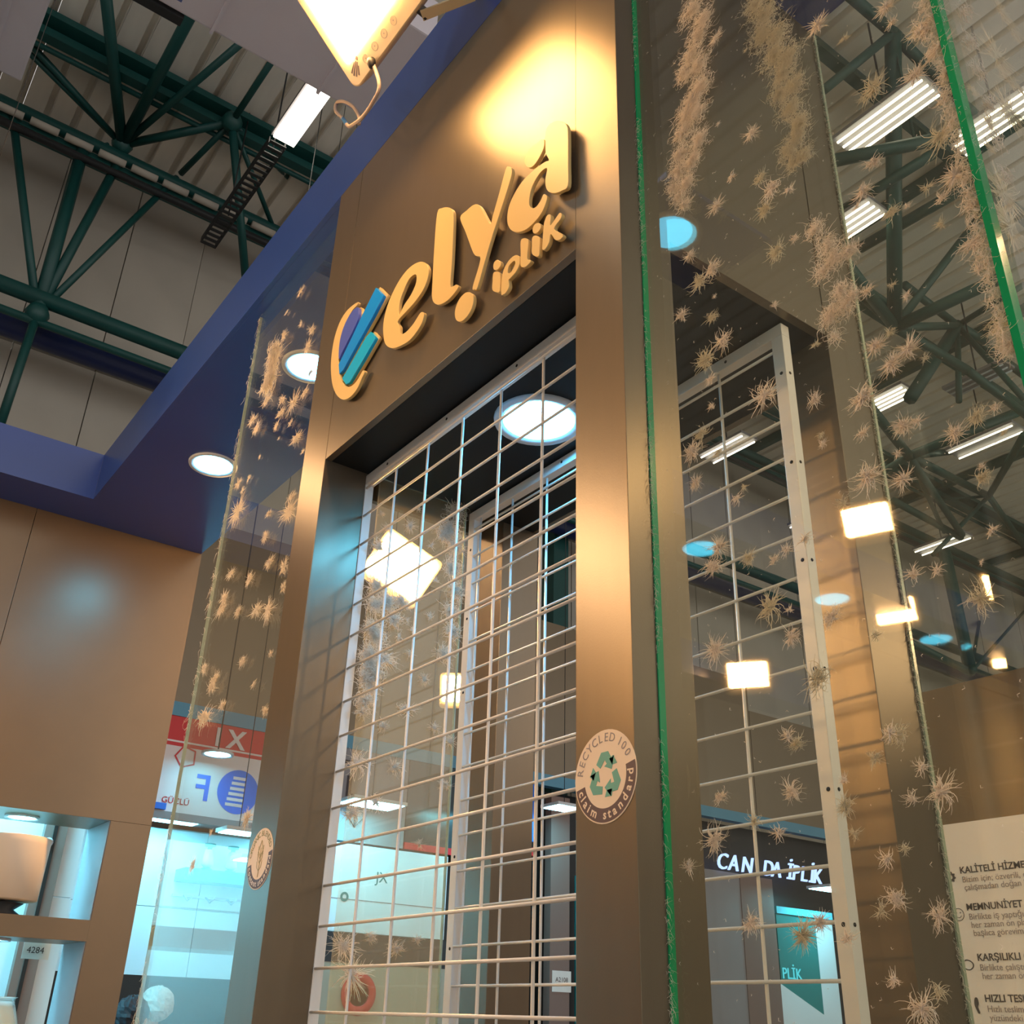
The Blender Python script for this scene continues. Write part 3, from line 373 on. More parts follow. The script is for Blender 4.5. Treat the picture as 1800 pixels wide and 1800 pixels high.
def sticker(cx, cz, R, label, top, bottom, kind):
    t = thing('round_sticker', label, 'sticker', (cx, -.001, cz)); O = (cx, -.0006, cz)
    flat_shape('disc', [circ(R)], O, XA, ZA, STKC, t, .0003)
    O2 = (cx, -.0012, cz)
    a0, a1 = (-168, 12)
    flat_shape('dark_band', [circ(R*.97, 40, a0, a1)+circ(R*.68, 40, a1, a0)], O2, XA, ZA, STKD, t, .0002)
    arc_text(top, cx, cz, R*.74, 168, 28, R*.27, STKT if kind else STKO, t, -.0013)
    arc_text(bottom, cx, cz, R*.9, -160, -2, R*.27, STKC, t, -.0017, True, .0004)
    if kind:
        def rot(p, a): return (p[0]*math.cos(a)-p[1]*math.sin(a), p[0]*math.sin(a)+p[1]*math.cos(a))
        for k in range(3):
            a = math.radians(120*k)
            A = [(-.30, .30), (-.12, .56), (.12, .56), (.24, .38), (.33, .43), (.24, .12), (-.02, .22), (.07, .27), (0, .37), (-.16, .19)]
            flat_shape('arrow', [[tuple(np.array(rot(p, -a))*R*.92) for p in A]], O2, XA, ZA, STKG, t, .0002)
            B = [(-.53, .04), (-.42, .25), (-.32, .12), (-.40, -.05)]
            flat_shape('arrow', [[tuple(np.array(rot(p, -a))*R*.92) for p in B]], O2, XA, ZA, STKG, t, .0002)
    else:
        tube('stem_drawing', [(cx, -.0014, cz-.6*R), (cx+.03*R, -.0014, cz), (cx, -.0014, cz+.35*R)], .0006, STKO, t, 5)
        for s in (-1, 1):
            for k in range(3):
                z0 = cz-.4*R+k*.25*R; tube('leaf_drawing', [(cx, -.0014, z0), (cx+s*.16*R, -.0014, z0+.12*R), (cx+s*.2*R, -.0014, z0+.32*R)], .0005, STKO, t, 5)
        tube('leaf_drawing', [(cx, -.0014, cz), (cx-.2*R, -.0014, cz+.2*R), (cx, -.0014, cz+.6*R), (cx+.2*R, -.0014, cz+.2*R), (cx, -.0014, cz)], .0005, STKO, t, 5)
sticker(-1.131, 1.83, .069, 'round recycling sticker with teal arrows on the near kiosk pillar', 'RECYCLED 100', 'claim standard', 1)
sticker(-2.37, 1.83, .070, 'round plant drawing sticker on the far left kiosk pillar', 'ORGANIC BLENDED', 'content standard', 0)
# wire grid panels
def grid(y, x0, x1, label, vx, dz0, name='wire_grid_panel'):
    t = thing(name, label, 'grid panel', ((x0+x1)/2, y, 0)); w = .03; d = .026; zt = 2.888
    top = box('frame_rail', (x0, x1), (y, y+d), (zt-w, zt), WHT, t, .002); box('frame_rail', (x0, x1), (y, y+d), (.03, .03+w), WHT, t, .002)
    st = []
    for a, b in ((x0, x0+w), (x1-w, x1)): st.append(box('frame_stile', (a, b), (y, y+d), (.03+w, zt-w), WHT, t, .002))
    zs = [dz0-.0893*i for i in range(-12, 32)]; zs = [z for z in zs if .09 < z < zt-w-.01]
    for x in vx: tube('wire', [(x, y+.010, .05), (x, y+.010, zt-w/2)], .0034, WHT, t, 8)
    first = None
    for z in zs:
        if first is None: first = tube('wire', [(x0+.01, y+.004, z), (x1-.01, y+.004, z)], .0034, WHT, t, 8); z0 = z
        else: c = first.copy(); COL.objects.link(c); c.location = first.location+Vector((0, 0, z-z0))
    for xx in np.arange(x0+.15, x1-.1, .3): lathe('screw_hole', (xx, y-.0003, zt-w*.5), (0, -1, 0), [(.004, 0), (.004, .0006)], HOLE, top, 10)
    for zz in np.arange(1.0, 2.8, .22):
        lathe('screw_hole', (x1-w*.4, y-.0003, zz), (0, -1, 0), [(.004, 0), (.004, .0006)], HOLE, st[1], 10)
        lathe('screw_hole', (x1+.0003, y+d/2, zz), XA, [(.0035, 0), (.0035, .0006)], HOLE, st[1], 10)
        lathe('screw_hole', (x0+w*.6, y-.0003, zz), (0, -1, 0), [(.004, 0), (.004, .0006)], HOLE, st[0], 10)
grid(.133, -2.325, -1.13, 'white wire grid panel right behind the front kiosk pillars', [-2.30+.163*i for i in range(1, 7)], 2.222)
grid(.5, -2.31, -1.098, 'white wire grid panel at the rear of the kiosk', [-2.258+.161*i for i in range(0, 7)], 2.29)
# ============================================================ GLASS
def pane(x, y, z, m, label, edges, group=None):
    t = thing('glass_screen', label, 'glass screen', ((x[0]+x[1])/2, (y[0]+y[1])/2, z[0]), group)
    box('pane', x, y, z, m, t)
    for ex, ey, em, lb in edges:
        e = box('polished_edge', ex, ey, z, em, t)
        if lb: e['label'] = lb
    return t
g = .010
pane((-1.066, -.433), (.053, .063), (0, 3.99), GLASSG, 'tall lint covered glass panel right of the near kiosk pillar', [((-1.0668, -1.0645), (.0515, .0645), GEDGE, 'thick green polished edge'), ((-.440, -.430), (.046, .0655), GEDGE, 'thick green polished edge at the corner')])
pane((-.432, -.422), (.066, .75), (0, 3.99), GLASSG, 'glass panel turning back from the thick green corner edge at the far right', [])
pane((-3.235, -2.451), (.053, .063), (0, 3.99), GLASS, 'tall lint flecked glass panel left of the far kiosk pillar', [((-3.2365, -3.2348), (.0525, .0635), GEDGEL, 'pale polished edge'), ((-2.4512, -2.4505), (.0525, .0635), GEDGE, None)])
pane((-2.285, -2.277), (.17, .466), (0, 2.885), GLASSI, 'glass side panel inside the kiosk covered with lit lint', [((-2.286, -2.276), (.4655, .468), GEDGEL, None)])
pane((-1.064, -.44), (.752, .76), (0, 3.99), GLASS, 'rear glass panel behind the right glass, ending at the gold lit pillar', [((-1.066, -1.062), (.7515, .7605), GEDGEL, 'pale lint edged rim')])
# ============================================================ FLUFF
def fibres(n, R, seed, core=.35, segs=5, flat=.22, wid=.0005, curl=1.4, lmin=.45):
    r = np.random.default_rng(seed); V = []; F = []
    for i in range(n):
        short = i < n*core
        a = r.uniform(0, 2*math.pi); st = np.array([math.cos(a), 0, math.sin(a)])*r.uniform(0, .35 if short else .12)*R
        st[1] = r.normal(0, .04*R)
        d = np.array([math.cos(a+r.normal(0, .3)), r.normal(0, flat), math.sin(a+r.normal(0, .3))])
        if short: b = r.uniform(0, 2*math.pi); d = np.array([math.cos(b), r.normal(0, flat), math.sin(b)])
        Ln = R*(r.uniform(.3, .6) if short else r.uniform(lmin, 1.1)); c = r.normal(0, curl*(1.6 if short else .7)); ax = 0
        pts = [st]; p = st.copy(); th = math.atan2(d[2], d[0]); dy = d[1]
        for k in range(segs):
            th += c/segs+r.normal(0, .15); p = p+np.array([math.cos(th), dy*.6, math.sin(th)])*Ln/segs; pts.append(p.copy())
        strip(V, F, pts, wid*r.uniform(.6, 1.3), r)
    return V, F
def strip(V, F, pts, w, r):
    v0 = len(V); n = len(pts)
    for i, p in enumerate(pts):
        q = pts[min(i+1, n-1)]-pts[max(i-1, 0)]; q = q/(np.linalg.norm(q)+1e-9); s = np.array([-q[2], 0, q[0]]); ww = w*(1-.75*i/(n-1))
        V += [p+s*ww, p-s*ww*.5+np.array([0, ww, 0]), p-s*ww*.5-np.array([0, ww, 0])]
    for i in range(n-1):
        for k in range(3): a = v0+i*3+k; b = v0+i*3+(k+1) % 3; F.append((a, b, b+3, a+3))
def fmesh(V, F, name):
    me = bpy.data.meshes.new(name); me.vertices.add(len(V)); me.vertices.foreach_set('co', np.array(V).ravel())
    me.loops.add(len(F)*4); me.polygons.add(len(F)); me.loops.foreach_set('vertex_index', np.array(F).ravel())
    me.polygons.foreach_set('loop_start', np.arange(len(F))*4); me.update(calc_edges=True); me.materials.append(FLUFF); return me
BASE = .02
TM = []
for k in range(14): V, F = fibres(90 if k < 9 else 130, BASE, 100+k, core=(.35, .5, .65)[k % 3], wid=.0005, curl=(.8, 1.8, 2.6)[k % 3]); TM.append(fmesh(V, F, 'fibre_tuft'))
TS = []
for k in range(6): V, F = fibres(44, BASE, 200+k, core=.45, segs=4, wid=.0007, curl=1.5); TS.append(fmesh(V, F, 'fibre_tuft'))
def tuft(x, y, z, s, plane, label, group, i):
    lib = TS if s < .012 else TM
    o = bpy.data.objects.new('fibre_tuft', lib[(i*5+int(s*1e4)) % len(lib)]); COL.objects.link(o); o.location = (x, y, z)
    k = s/BASE*1.3; sx = 2.0 if x < -2.5 else 1.25 if plane == 'y' else 1.5
    ry = random.uniform(0, 6.28); o.scale = (k*(1+(sx-1)*abs(math.cos(ry))), min(k*1.6, 1.6), k*(1+(sx-1)*abs(math.sin(ry))))
    o.rotation_euler = (0, ry, 0) if plane == 'y' else (Matrix.Rotation(math.pi/2, 3, 'Z') @ Matrix.Rotation(ry, 3, 'Y')).to_euler()
    sz = 'tiny' if s < .009 else 'small' if s < .014 else 'medium' if s < .02 else 'large'
    if group.startswith('fibre tufts on the right'):
        hgt = 'above the panel top' if z > 2.9 else 'level with the panel top' if z > 2.5 else 'at mid height' if z > 2.1 else 'low down' if z > 1.8 else 'near the picture bottom'
        pos = 'by the green edge' if x < -.98 else 'before the rear wire panel' if x < -.82 else 'by the panel frame' if x < -.72 else 'before the rear pillar' if x < -.62 else 'before the roof truss'
        label = '%s tuft on right glass %s, %s' % (sz, pos, hgt); group = 'tufts on the right glass %s, %s' % (pos, hgt)
    elif group.startswith('fibre tufts on the left'):
        hgt = 'against the blue soffit' if z > 3.3 else 'around the soffit corner' if z > 2.7 else 'before the brown wall' if z > 2.3 else 'before the sign'
        pos = 'near its outer edge' if x < -2.9 else 'near the pillar'
        label = '%s tuft on left glass %s, %s' % (sz, pos, hgt); group = 'tufts on the left glass %s, %s' % (pos, hgt)
    elif group.startswith('fibre tufts on the glass inside'):
        hgt = 'above the glaring lamp' if z > 2.6 else 'below the glaring lamp' if z > 2.1 else 'low down'
        label = '%s lit fibre tuft on the glass inside the kiosk, %s' % (sz, hgt); group = 'tufts on the inner glass, %s' % hgt
    else:
        label = sz+' '+label; group = group+' '+sz
    o['label'] = label; o['category'] = 'fibre tuft'; o['group'] = group
for i, (x, z, s) in enumerate(TUFT_R): tuft(x, .051 if i % 3 else .068, z, s, 'y', 'small frayed tuft of pale fibre stuck on the right glass panel', 'fibre tufts on the right glass panel', i)
for i, (y, z, s) in enumerate(TUFT_S): tuft(-.436 if y > .08 else -.419, max(y, .085), z, s, 'x', 'blurred tuft of pale fibre stuck on the far right corner glass', 'fibre tufts on the far right corner glass', i)
for i, (x, z, s) in enumerate(TUFT_L): 
    if x > -3.24: tuft(x, .048, z, s, 'y', 'small tuft of pale fibre stuck on the left glass panel', 'fibre tufts on the left glass panel', i)
for i, (y, z, s) in enumerate(TUFT_I):
    y = min(max(y, .18), .455); tuft(-2.272, y, z, s*.9, 'x', 'lit tuft of fibre stuck on the glass inside the kiosk', 'fibre tufts on the glass inside the kiosk', i)
def clump(name, lst, plane, off, label, per=260, L=.012, wid=.0005, seed=1, ysp=.0035):
    r = np.random.default_rng(seed); V = []; F = []
    for a, z, R in lst:
        for i in range(max(12, int(per*(R/.02)**1.6))):
            rr = min(abs(r.normal(0, .55)), 1.25)*R; t = r.uniform(0, 6.28); p = np.array([a+rr*math.cos(t), off+r.normal(0, ysp), z+rr*math.sin(t)])
            th = r.uniform(0, 6.28); c = r.normal(0, 2.4); Ln = L*r.uniform(.4, 2.0); pts = [p]
            for k in range(4): th += c/4+r.normal(0, .2); p = p+np.array([math.cos(th), r.normal(0, .25), math.sin(th)])*Ln/4; pts.append(p)
            strip(V, F, pts, wid*r.uniform(.6, 1.3), r)
    V = np.array(V)
    if plane == 'x': V = np.stack([V[:, 1], V[:, 0], V[:, 2]], 1)
    me = fmesh(V, F, name); o = link(name, me); tag(o, label, 'lint', kind='stuff'); return o
clump('lint_clump', CL1, 'y', .050, 'long dense golden lint column high on the right glass, nearest the green edge', seed=1)
clump('lint_clump', CL2, 'y', .13, 'long soft lint column behind the right glass, top centre', seed=2)
clump('lint_clump', CL4, 'y', .050, 'cream lint heap where the pale rear glass edge meets a roof light', seed=3, per=190)
clump('lint_fringe', [(x-.02, z, s*.8) for x, z, s in CL5], 'y', .050, 'lint crusted along the thick green corner edge of the right glass', seed=4, per=110)
clump('lint_clump', [(min(max(y, .08), .3), z, s) for y, z, s in CL6], 'x', -.416, 'lint clumps on the corner glass at the top right', seed=5, per=110)
clump('lint_clump', CL7, 'y', .050, 'tall oblong patch of lint near the top of the left glass', seed=6, L=.03, wid=.001, per=160, ysp=.008)
clump('lint_clump', [(min(max(y, .185), .45), z, s*1.15) for y, z, s in CL8], 'x', -2.271, 'thick lint glowing on the glass inside the kiosk', seed=8, L=.02, wid=.0009, per=170)
def fringe(name, x, y, z0, z1, n, dirx, label, seed, L=.014, wid=.0003, spread=.004, dens=None):
    r = np.random.default_rng(seed); V = []; F = []
    for i in range(n):
        z = r.uniform(z0, z1)
        if dens and math.sin(z*dens)+math.sin(z*dens*2.7+1) < r.uniform(-1.6, 1.6): continue
        p = np.array([x+r.normal(0, spread*.3), y+r.normal(0, .002), z]); th = r.normal(-.6, .7); c = r.normal(-1.2, 1.2); Ln = L*r.uniform(.3, 1.4); pts = [p]
        for k in range(4): th += c/4; p = p+np.array([math.cos(th)*dirx, r.normal(0, .2), math.sin(th)])*Ln/4; pts.append(p)
        strip(V, F, pts, wid*r.uniform(.6, 1.4), r)
    o = link(name, fmesh(V, F, name)); tag(o, label, 'lint', kind='stuff')
fringe('fibre_fringe', -1.064, .05, 1.2, 3.6, 1500, 1, 'fine hairs fringing the inner green edge of the right glass', 11, dens=9)
fringe('fibre_fringe', -1.066, .749, 1.3, 4.0, 1400, 1, 'lint hairs along the pale rear glass edge', 12, L=.013, wid=.0006, spread=.006)
fringe('fibre_fringe', -3.234, .05, 1.3, 4.0, 420, 1, 'lint fringe along the outer edge of the left glass', 13, L=.04, wid=.0006, dens=5)
r_ = np.random.default_rng(31); V = []; F = []
for i in range(700):
    p = np.array([r_.uniform(-1.05, -.44), .052, r_.uniform(1.3, 3.9)]); th = r_.uniform(0, 6.28); L_ = r_.uniform(.0008, .004); strip(V, F, [p, p+np.array([math.cos(th)*L_, 0, math.sin(th)*L_]), p+np.array([math.cos(th+.8)*L_, 0, math.sin(th+.8)*L_])*1.4], .0004, r_)
tag(link('dust_specks', fmesh(V, F, 'dust_specks')), 'fine pale lint specks scattered over the right glass', 'lint', kind='stuff')
fringe('fibre_fringe', -2.462, .05, 1.4, 4.0, 700, -1, 'lint hairs down the glass edge next to the far pillar', 14, L=.03, wid=.0008, dens=6)
# ============================================================ FLOODLIGHTS
def flood(c, n, up, w, h, label, group=None, ins=(.03, .03, .06, .03), name='floodlight', stand=True, em=None):
    """c centre of the face, n the way it shines; ins = left, right, bottom, top frame widths"""
    c = Vector(c); n = Vector(n).normalized(); v = Vector(up); v = (v-n*v.dot(n)).normalized(); u = v.cross(n)
    t = thing(name, label, 'floodlight', c, group)
    def rr(x0, x1, y0, y1, r, k=6):
        P = []
        for cx, cy, a in ((x1-r, y1-r, 0), (x0+r, y1-r, 90), (x0+r, y0+r, 180), (x1-r, y0+r, 270)):
            for i in range(k+1): q = math.radians(a+90*i/k); P.append((cx+r*math.cos(q), cy+r*math.sin(q)))
        return P
    out = rr(-w/2, w/2, -h/2, h/2, .03); inn = rr(-w/2+ins[0], w/2-ins[1], -h/2+ins[2], h/2-ins[3], .006)
    def W_(p, d): return c+u*p[0]+v*p[1]+n*d
    m = len(out); V = []; 
    for ring, d, sc in ((out, -.045, .94), (out, -.012, 1), (out, -.003, 1), (out, 0, .985), (inn, 0, 1), (inn, -.008, 1)): V += [W_((p[0]*sc, p[1]*sc), d) for p in ring]
    F = [tuple(range(m))[::-1]]
    for k in range(5):
        for i in range(m): a = k*m+i; b = k*m+(i+1) % m; F.append((a, b, b+m, a+m))
    mesh('housing', V, F, HOUS, t)
    V = [W_(p, -.007) for p in inn]+[W_((p[0]*.97, p[1]*.97), .007) for p in inn]; mesh('led_window', V, [tuple(range(m, 2*m))]+[(i, (i+1) % m, (i+1) % m+m, i+m) for i in range(m)], em or FLOODM, t)
    if stand:
        tube('hanger', [c-n*.12, (c-n*.12)+Vector((0, 0, 12.2-(c-n*.12).z))], .0022, STEELD, t, 6)
        for s in (-1, 1): bar('bracket_arm', c+u*s*(w/2+.012)-n*.02, c+u*s*(w/2+.012)-n*.12, .004, .03, STEELD, t)
        bar('bracket_back', c-u*(w/2+.014)-n*.12, c+u*(w/2+.014)-n*.12, .03, .004, STEELD, t)
    return t, c, n, u, v
# main lamp above the sign; its lower left corner fixed in place
cor = Vector((-1.989, -.19, 3.945)); u0 = Vector((1, 0, 0)); v0 = Vector((0, -.7071, .7071)); n0 = u0.cross(v0)
w0, h0 = .46, .34
t, c, n, u, v = flood(cor+u0*w0/2+v0*h0/2, n0, v0, w0, h0, 'large tilted warm floodlight with dangling cable in front of the kiosk sign', None, (.028, .03, .068, .03), stand=False, em=FLOODK)
def onf(x, y, d=.0006): return c+u*(x-w0/2)+v*(y-h0/2)+n*d
for i in range(4):
    o_ = onf(.10+.052*i, .033); V, F = [], []
    ring = [o_+u*.012*math.cos(a)+v*.012*math.sin(a) for a in np.linspace(0, 2*math.pi, 25)]
    tube('rating_icon', ring, .0006, CABLE, t, 5)
    text('rating_icon', '•', .016, o_-u*.003-v*.005, u, v, CABLE, t, .0002)
bl = []
O = onf(.046, .038); KB = 1.7
# bulb emblem: striped bulb outline
for k in range(4):
    xs = -.012+.0065*k; lo = -math.sqrt(max(0, .0135**2-(xs+.001)**2)); hi_ = -lo
    a = u*.82+v*.57; b = -u*.57+v*.82
    P = [O+b*(xs)*1.5+a*(-hi_*1.5), O+b*(xs+.0042)*1.5+a*(-hi_*1.45), O+b*(xs+.0042)*.9+a*(hi_*1.7), O+b*xs*.9+a*(hi_*1.8)]
    mesh('bulb_emblem', P, [(0, 1, 2, 3)], STKD, t)
P = [O+b*s*.0035+a*q for s, q in ((-1.4, .027), (1.4, .027), (1.1, .037), (-1.1, .037))]; mesh('bulb_emblem', P, [(0, 1, 2, 3)], STKD, t)
# bracket on its right
bar('bracket_arm', c+u*(w0/2-.13)-v*(h0/2+.015)+n*-.02, c+u*(w0/2-.02)-v*(h0/2+.05)-n*.12, .03, .006, HOUS, t)
bar('bracket_arm', c+u*(w0/2-.13)-v*(h0/2+.015)-n*.02, c+u*(w0/2-.18)-v*(h0/2-.05)-n*.12, .03, .006, STEELD, t)
bar('bracket_back', c+u*(w0/2-.02)-v*(h0/2+.05)-n*.12, (c.x+.12, -.002, 4.2), .03, .006, HOUS, t)
# cable: gland, down, loop and cut end
def on_(x, y, z): return Vector((x, y, z))
cb = [(-1.868,-.2,3.94),(-1.853,-.177,3.85),(-1.892,-.174,3.819),(-1.96,-.171,3.821),(-2.035,-.168,3.857),(-2.073,-.165,3.892),(-2.125,-.162,3.969),(-2.205,-.159,4.077),(-2.213,-.156,4.123),(-2.17,-.153,4.093),(-2.092,-.15,4.002),(-2.04,-.147,3.913),(-2.039,-.144,3.881)]
sp = []
for i in range(len(cb)-1):
    p0, p1, p2, p3 = (np.array(cb[max(0, min(len(cb)-1, i+j-1))]) for j in range(4))
    for q in (0, .25, .5, .75): sp.append(tuple(.5*((2*p1)+(-p0+p2)*q+(2*p0-5*p1+4*p2-p3)*q*q+(-p0+3*p1-3*p2+p3)*q**3)))
sp.append(cb[-1])
tube('cable', sp, .0055, CABLE, t, 8)
o = tube('cable_core', sp[21:25], .0062, CABLEM, t, 8); o['label'] = 'blue taped splice'
lathe('cable_gland', (-1.87, -.205, 3.95), (.1, .1, -1), [(.012, 0), (.013, .012), (.008, .03), (0, .031)], STEELD, t, 12)

# other floods: warm lamps in front of the stand (mirrored in the glass) and behind
def aimed(c, target, label, w=.36, h=.28, up=ZA, group='warm floodlights around the stand', em=None): c = Vector(c); return flood(c, Vector(target)-c, up, w, h, label, group, em=em)
aimed((-5.1, -4.91, 4.0), (-1.5, 0, 2.2), 'warm floodlight mirrored as the brightest spot behind the rear wire panel')
aimed((-2.84, -3.33, 4.0), (-1.5, 0, 2.6), 'warm floodlight mirrored near the top of the gold lit pillar edge', .3, .24)
aimed((-3.54, -4.6, 4.0), (-1.6, 0, 2.2), 'warm floodlight mirrored as the half hidden spot at the pale glass edge', .3, .24)
aimed((-6.1, -5.0, 4.0), (-1.8, 0, 2.0), 'warm floodlight mirrored small at the left rim of the right glass', .3, .22)
aimed((-5.1, 1.82, 4.02), (-1.6, -.4, 2.2), 'warm floodlight glaring through the lint covered glass inside the kiosk', .42, .36, up=(0.2, .5, 1), em=FLOODI)
aimed((-7.0, 3.47, 4.0), (-2, -.5, 2.0), 'small warm floodlight low behind the inner kiosk glass', .22, .3)
aimed((-3.5, -2.0, 3.6), (-1.4, 0, 2.4), 'warm floodlight before the kiosk, mirrored as the gold sheen on the near pillar', .4, .3, em=FLOODA)
aimed((-4.45, -.93, 4.0), (-1.8, 0, 2.8), 'warm floodlight before the kiosk, mirrored as the gold sheen on the far pillar', .22, .3, em=FLOODB)
aimed((.1, 1.0, 3.1), (-.9, 2.3, 1.9), 'small added warm floodlight, out of view, brightening the partition and poster', .34, .26, em=FLOODA)  # unseen lamp added to brighten the poster and its wall
aimed((1.87, 5.3, 4.0), (-1.5, .6, 2.2), 'warm floodlight behind the camera lighting the rear kiosk pillar', .4, .3, em=FLOODA)
# ============================================================ NEIGHBOUR STAND ROW (x = -8.5)
B = -8.5
nb = thing('trade_booth', 'long neighbouring stand row with brown header and blue grey stripe', 'booth', (B, 6, 0))
box('header_panel', (B-.1, B), (-1, 4.2), (3.87, 5.6), LAMW, nb); box('header_panel', (B-.1, B), (4.21, 9), (3.87, 5.6), LAMW, nb); box('header_panel', (B-.1, B), (9.01, 14), (3.87, 5.2), LAMW, nb)
box('stripe', (B-.1, B+.01), (-1, 12), (3.75, 3.87), STRIPE, nb)
for y0 in np.arange(.5, 5.2, .95):
    for z0, z1 in ((1.76, 2.3), (2.305, 2.95)): box('back_panel', (-9.34, -9.3), (y0, y0+.945), (z0, z1), WALLW, nb, .001)
for k in range(5): lathe('panel_stud', (-9.29, 1.55+.16*(k % 2)+.0*k, 1.95+.3*(k//2)), XA, [(.02, 0), (.02, .02), (0, .022)], RIM, nb, 10)
box('dark_counter', (-9.3, -8.8), (.5, 5.0), (0, 1.75), BLK, nb)
box('ceiling_board', (-9.34, B-.1), (-1, 5.2), (3.0, 3.03), GRY, nb)
# signs
t = thing('hanging_sign', 'red and white hanging sign with serif letters, printed F reflection and blue disc', 'sign', (B, 2.1, 3.2))
box('red_band', (B-.02, B), (1.2, 2.62), (3.50, 3.75), RED, t); box('white_line', (B, B+.004), (1.2, 2.62), (3.53, 3.545), PINKW, t); box('board', (B-.02, B-.001), (1.2, 2.62), (2.96, 3.50), PINKW, t); box('bottom_rail', (B-.02, B+.02), (1.2, 2.62), (2.9, 2.96), GRY, t)
text('letter', 'I X', .22, (B+.006, 2.02, 3.56), YA, ZA, PINKW, t, .002, offset=.006)
pen = [(.1*math.cos(math.radians(90+72*i+20)), .1*math.sin(math.radians(90+72*i+20))) for i in range(5)]; pin = [(x*.85, y*.85) for x, y in pen]
flat_shape('pentagon', [pen, pin], (B+.003, 1.80, 3.42), YA, ZA, RED, t, .001)
text('letter', 'GÜÇLÜ', .07, (B+.003, 1.66, 3.03), YA, ZA, RED, t, .001)
text('letter', 'F', .3, (B+.003, 2.06, 3.09), (0, -1, 0), ZA, INKB, t, .001, offset=.004)  # mirrored letter: a reflection in the left glass, printed on the sign
flat_shape('blue_disc', [circ(.185)], (B+.003, 2.3, 3.2), YA, ZA, INKB, t, .001)
for k in range(6): flat_shape('disc_bar', [[(-.06-.008*k, .1-.045*k), (.055, .1-.045*k), (.055, .125-.045*k), (-.06-.008*k, .125-.045*k)]], (B+.006, 2.3, 3.2), YA, ZA, PINKW, t, .001)
tag(box('blue_clip', (B, B+.03), (1.6, 1.7), (2.97, 3.02), INKB), 'small bright blue clip under the red and white sign', 'clip')
# grey display panel with dark marks, dark glazed panel
t = thing('display_board', 'grey board with black marks behind the kiosk wires', 'board', (B, 3.6, 3.3)); box('board', (B-.02, B), (3.1, 3.98), (2.92, 3.75), GRY, t)
for x0, x1, z0, z1 in ((3.33, 3.6, 3.28, 3.34), (3.33, 3.38, 3.34, 3.5), (3.2, 3.5, 3.6, 3.64)): box('mark', (B, B+.005), (x0, x1), (z0, z1), INKD, t)
for a in (-35, 0, 35): bar('mark', (B+.004, 3.45, 3.05), (B+.004, 3.45+.2*math.sin(math.radians(a)), 3.05+.15*math.cos(math.radians(a))), .02, .004, INKD, t)
t = thing('glazed_partition', 'dark glossy partition catching a teal glow behind the kiosk wires', 'partition', (B, 4.4, 3.3)); box('panel', (B-.02, B), (3.99, 4.95), (2.98, 3.75), mat('dark_teal_gloss', (.01, .03, .035), .25), t); box('red_rail', (B-.02, B+.01), (3.99, 4.95), (2.92, 2.98), RED, t)
# lit white board
t = thing('light_board', 'bright pale blue board with small dark letters behind the kiosk wires', 'board', (B, 3.85, 2.5)); box('board', (B-.03, B), (3.17, 4.49), (2.165, 2.9), WALLW, t, .002)
text('letter', 'JX', .13, (B+.002, 3.72, 2.6), YA, ZA, TEAL, t, .001); flat_shape('dot_mark', [circ(.04), circ(.02)], (B+.002, 3.42, 2.45), YA, ZA, TEAL, t, .001)
box('seam', (B, B+.002), (3.17, 4.49), (2.43, 2.436), INKG, t)
t = thing('counter_front', 'beige counter front with a dark upper band below the bright board', 'counter', (B, 3.8, 0)); box('front', (B-.03, B), (3.1, 4.6), (0, 1.92), BEIGE, t); box('band', (B-.03, B+.002), (3.1, 4.6), (1.92, 2.16), STEELD, t)
tag(lathe('red_ring', (B+.005, 3.64, 1.68), XA, [(.10, 0), (.165, 0), (.17, .01), (.165, .02), (.10, .02), (.095, .01), (.10, 0)], RED), 'red ring mounted on the beige counter front', 'ring')
# columns and panels to the right
box('column', (B-.1, B-.001), (5.27, 5.47), (0, 3.02), WALLW, nb); box('red_rail', (B-.1, B+.01), (5.2, 5.56), (3.02, 3.1), RED, nb); box('blue_panel', (B-.1, B-.001), (5.3, 5.56), (3.16, 3.74), INKB, nb)
box('column', (B-.1, B), (5.75, 6.0), (0, 3.66), BROWNC, nb); box('dark_wall', (-8.8, -8.75), (4.5, 12.5), (0, 3.75), BLK, nb)
t = thing('price_card', 'white card with a printed number on the brown column behind the wires', 'card', (B, 5.9, 1.87)); box('card', (B+.001, B+.004), (5.78, 6.02), (1.78, 1.97), WHT, t); text('number', 'A2108', .06, (B+.005, 5.82, 1.87), YA, ZA, INKD, t)
box('column', (B-.1, B), (6.15, 6.3), (0, 2.9), TEAL, nb); box('grey_wall', (B-.1, B), (7.6, 8.6), (0, 3.15), GRY, nb); box('column', (B-.1, B+.01), (8.6, 9.17), (0, 3.14), BROWNC, nb)
t = thing('neon_sign', 'glowing blue white neon letters on the dark stand behind the rear panel', 'sign', (B, 9, 3.2))
for k, (s, y) in enumerate((('C', 8.18), ('A', 8.38), ('N', 8.6), ('D', 8.98), ('A', 9.14), ('İ', 9.42), ('P', 9.52), ('L', 9.68), ('İ', 9.84), ('K', 9.92))):
    text('letter', s, .26, (B+.03, y, 3.17), YA, ZA, NEON, t, .012, shear=.3)
t = thing('teal_sign', 'teal board with pale wedge and letters low behind the rear panel', 'sign', (B, 9.6, 2.3)); box('board', (B-.02, B), (9.2, 9.92), (1.5, 2.76), TEAL, t); box('lit_header', (B-.02, B+.02), (9.2, 10.25), (2.76, 2.84), mat('cyan_header', (.1, .6, .75), .5), t)
box('side_strip', (B-.02, B+.001), (9.92, 10.25), (1.0, 2.76), WALLW, t)
flat_shape('wedge', [[(9.16, 1.2), (9.16, 2.0), (9.93, 1.68), (9.93, 1.2)]], (B+.004, 0, 0), YA, ZA, WALLW, t, .002)
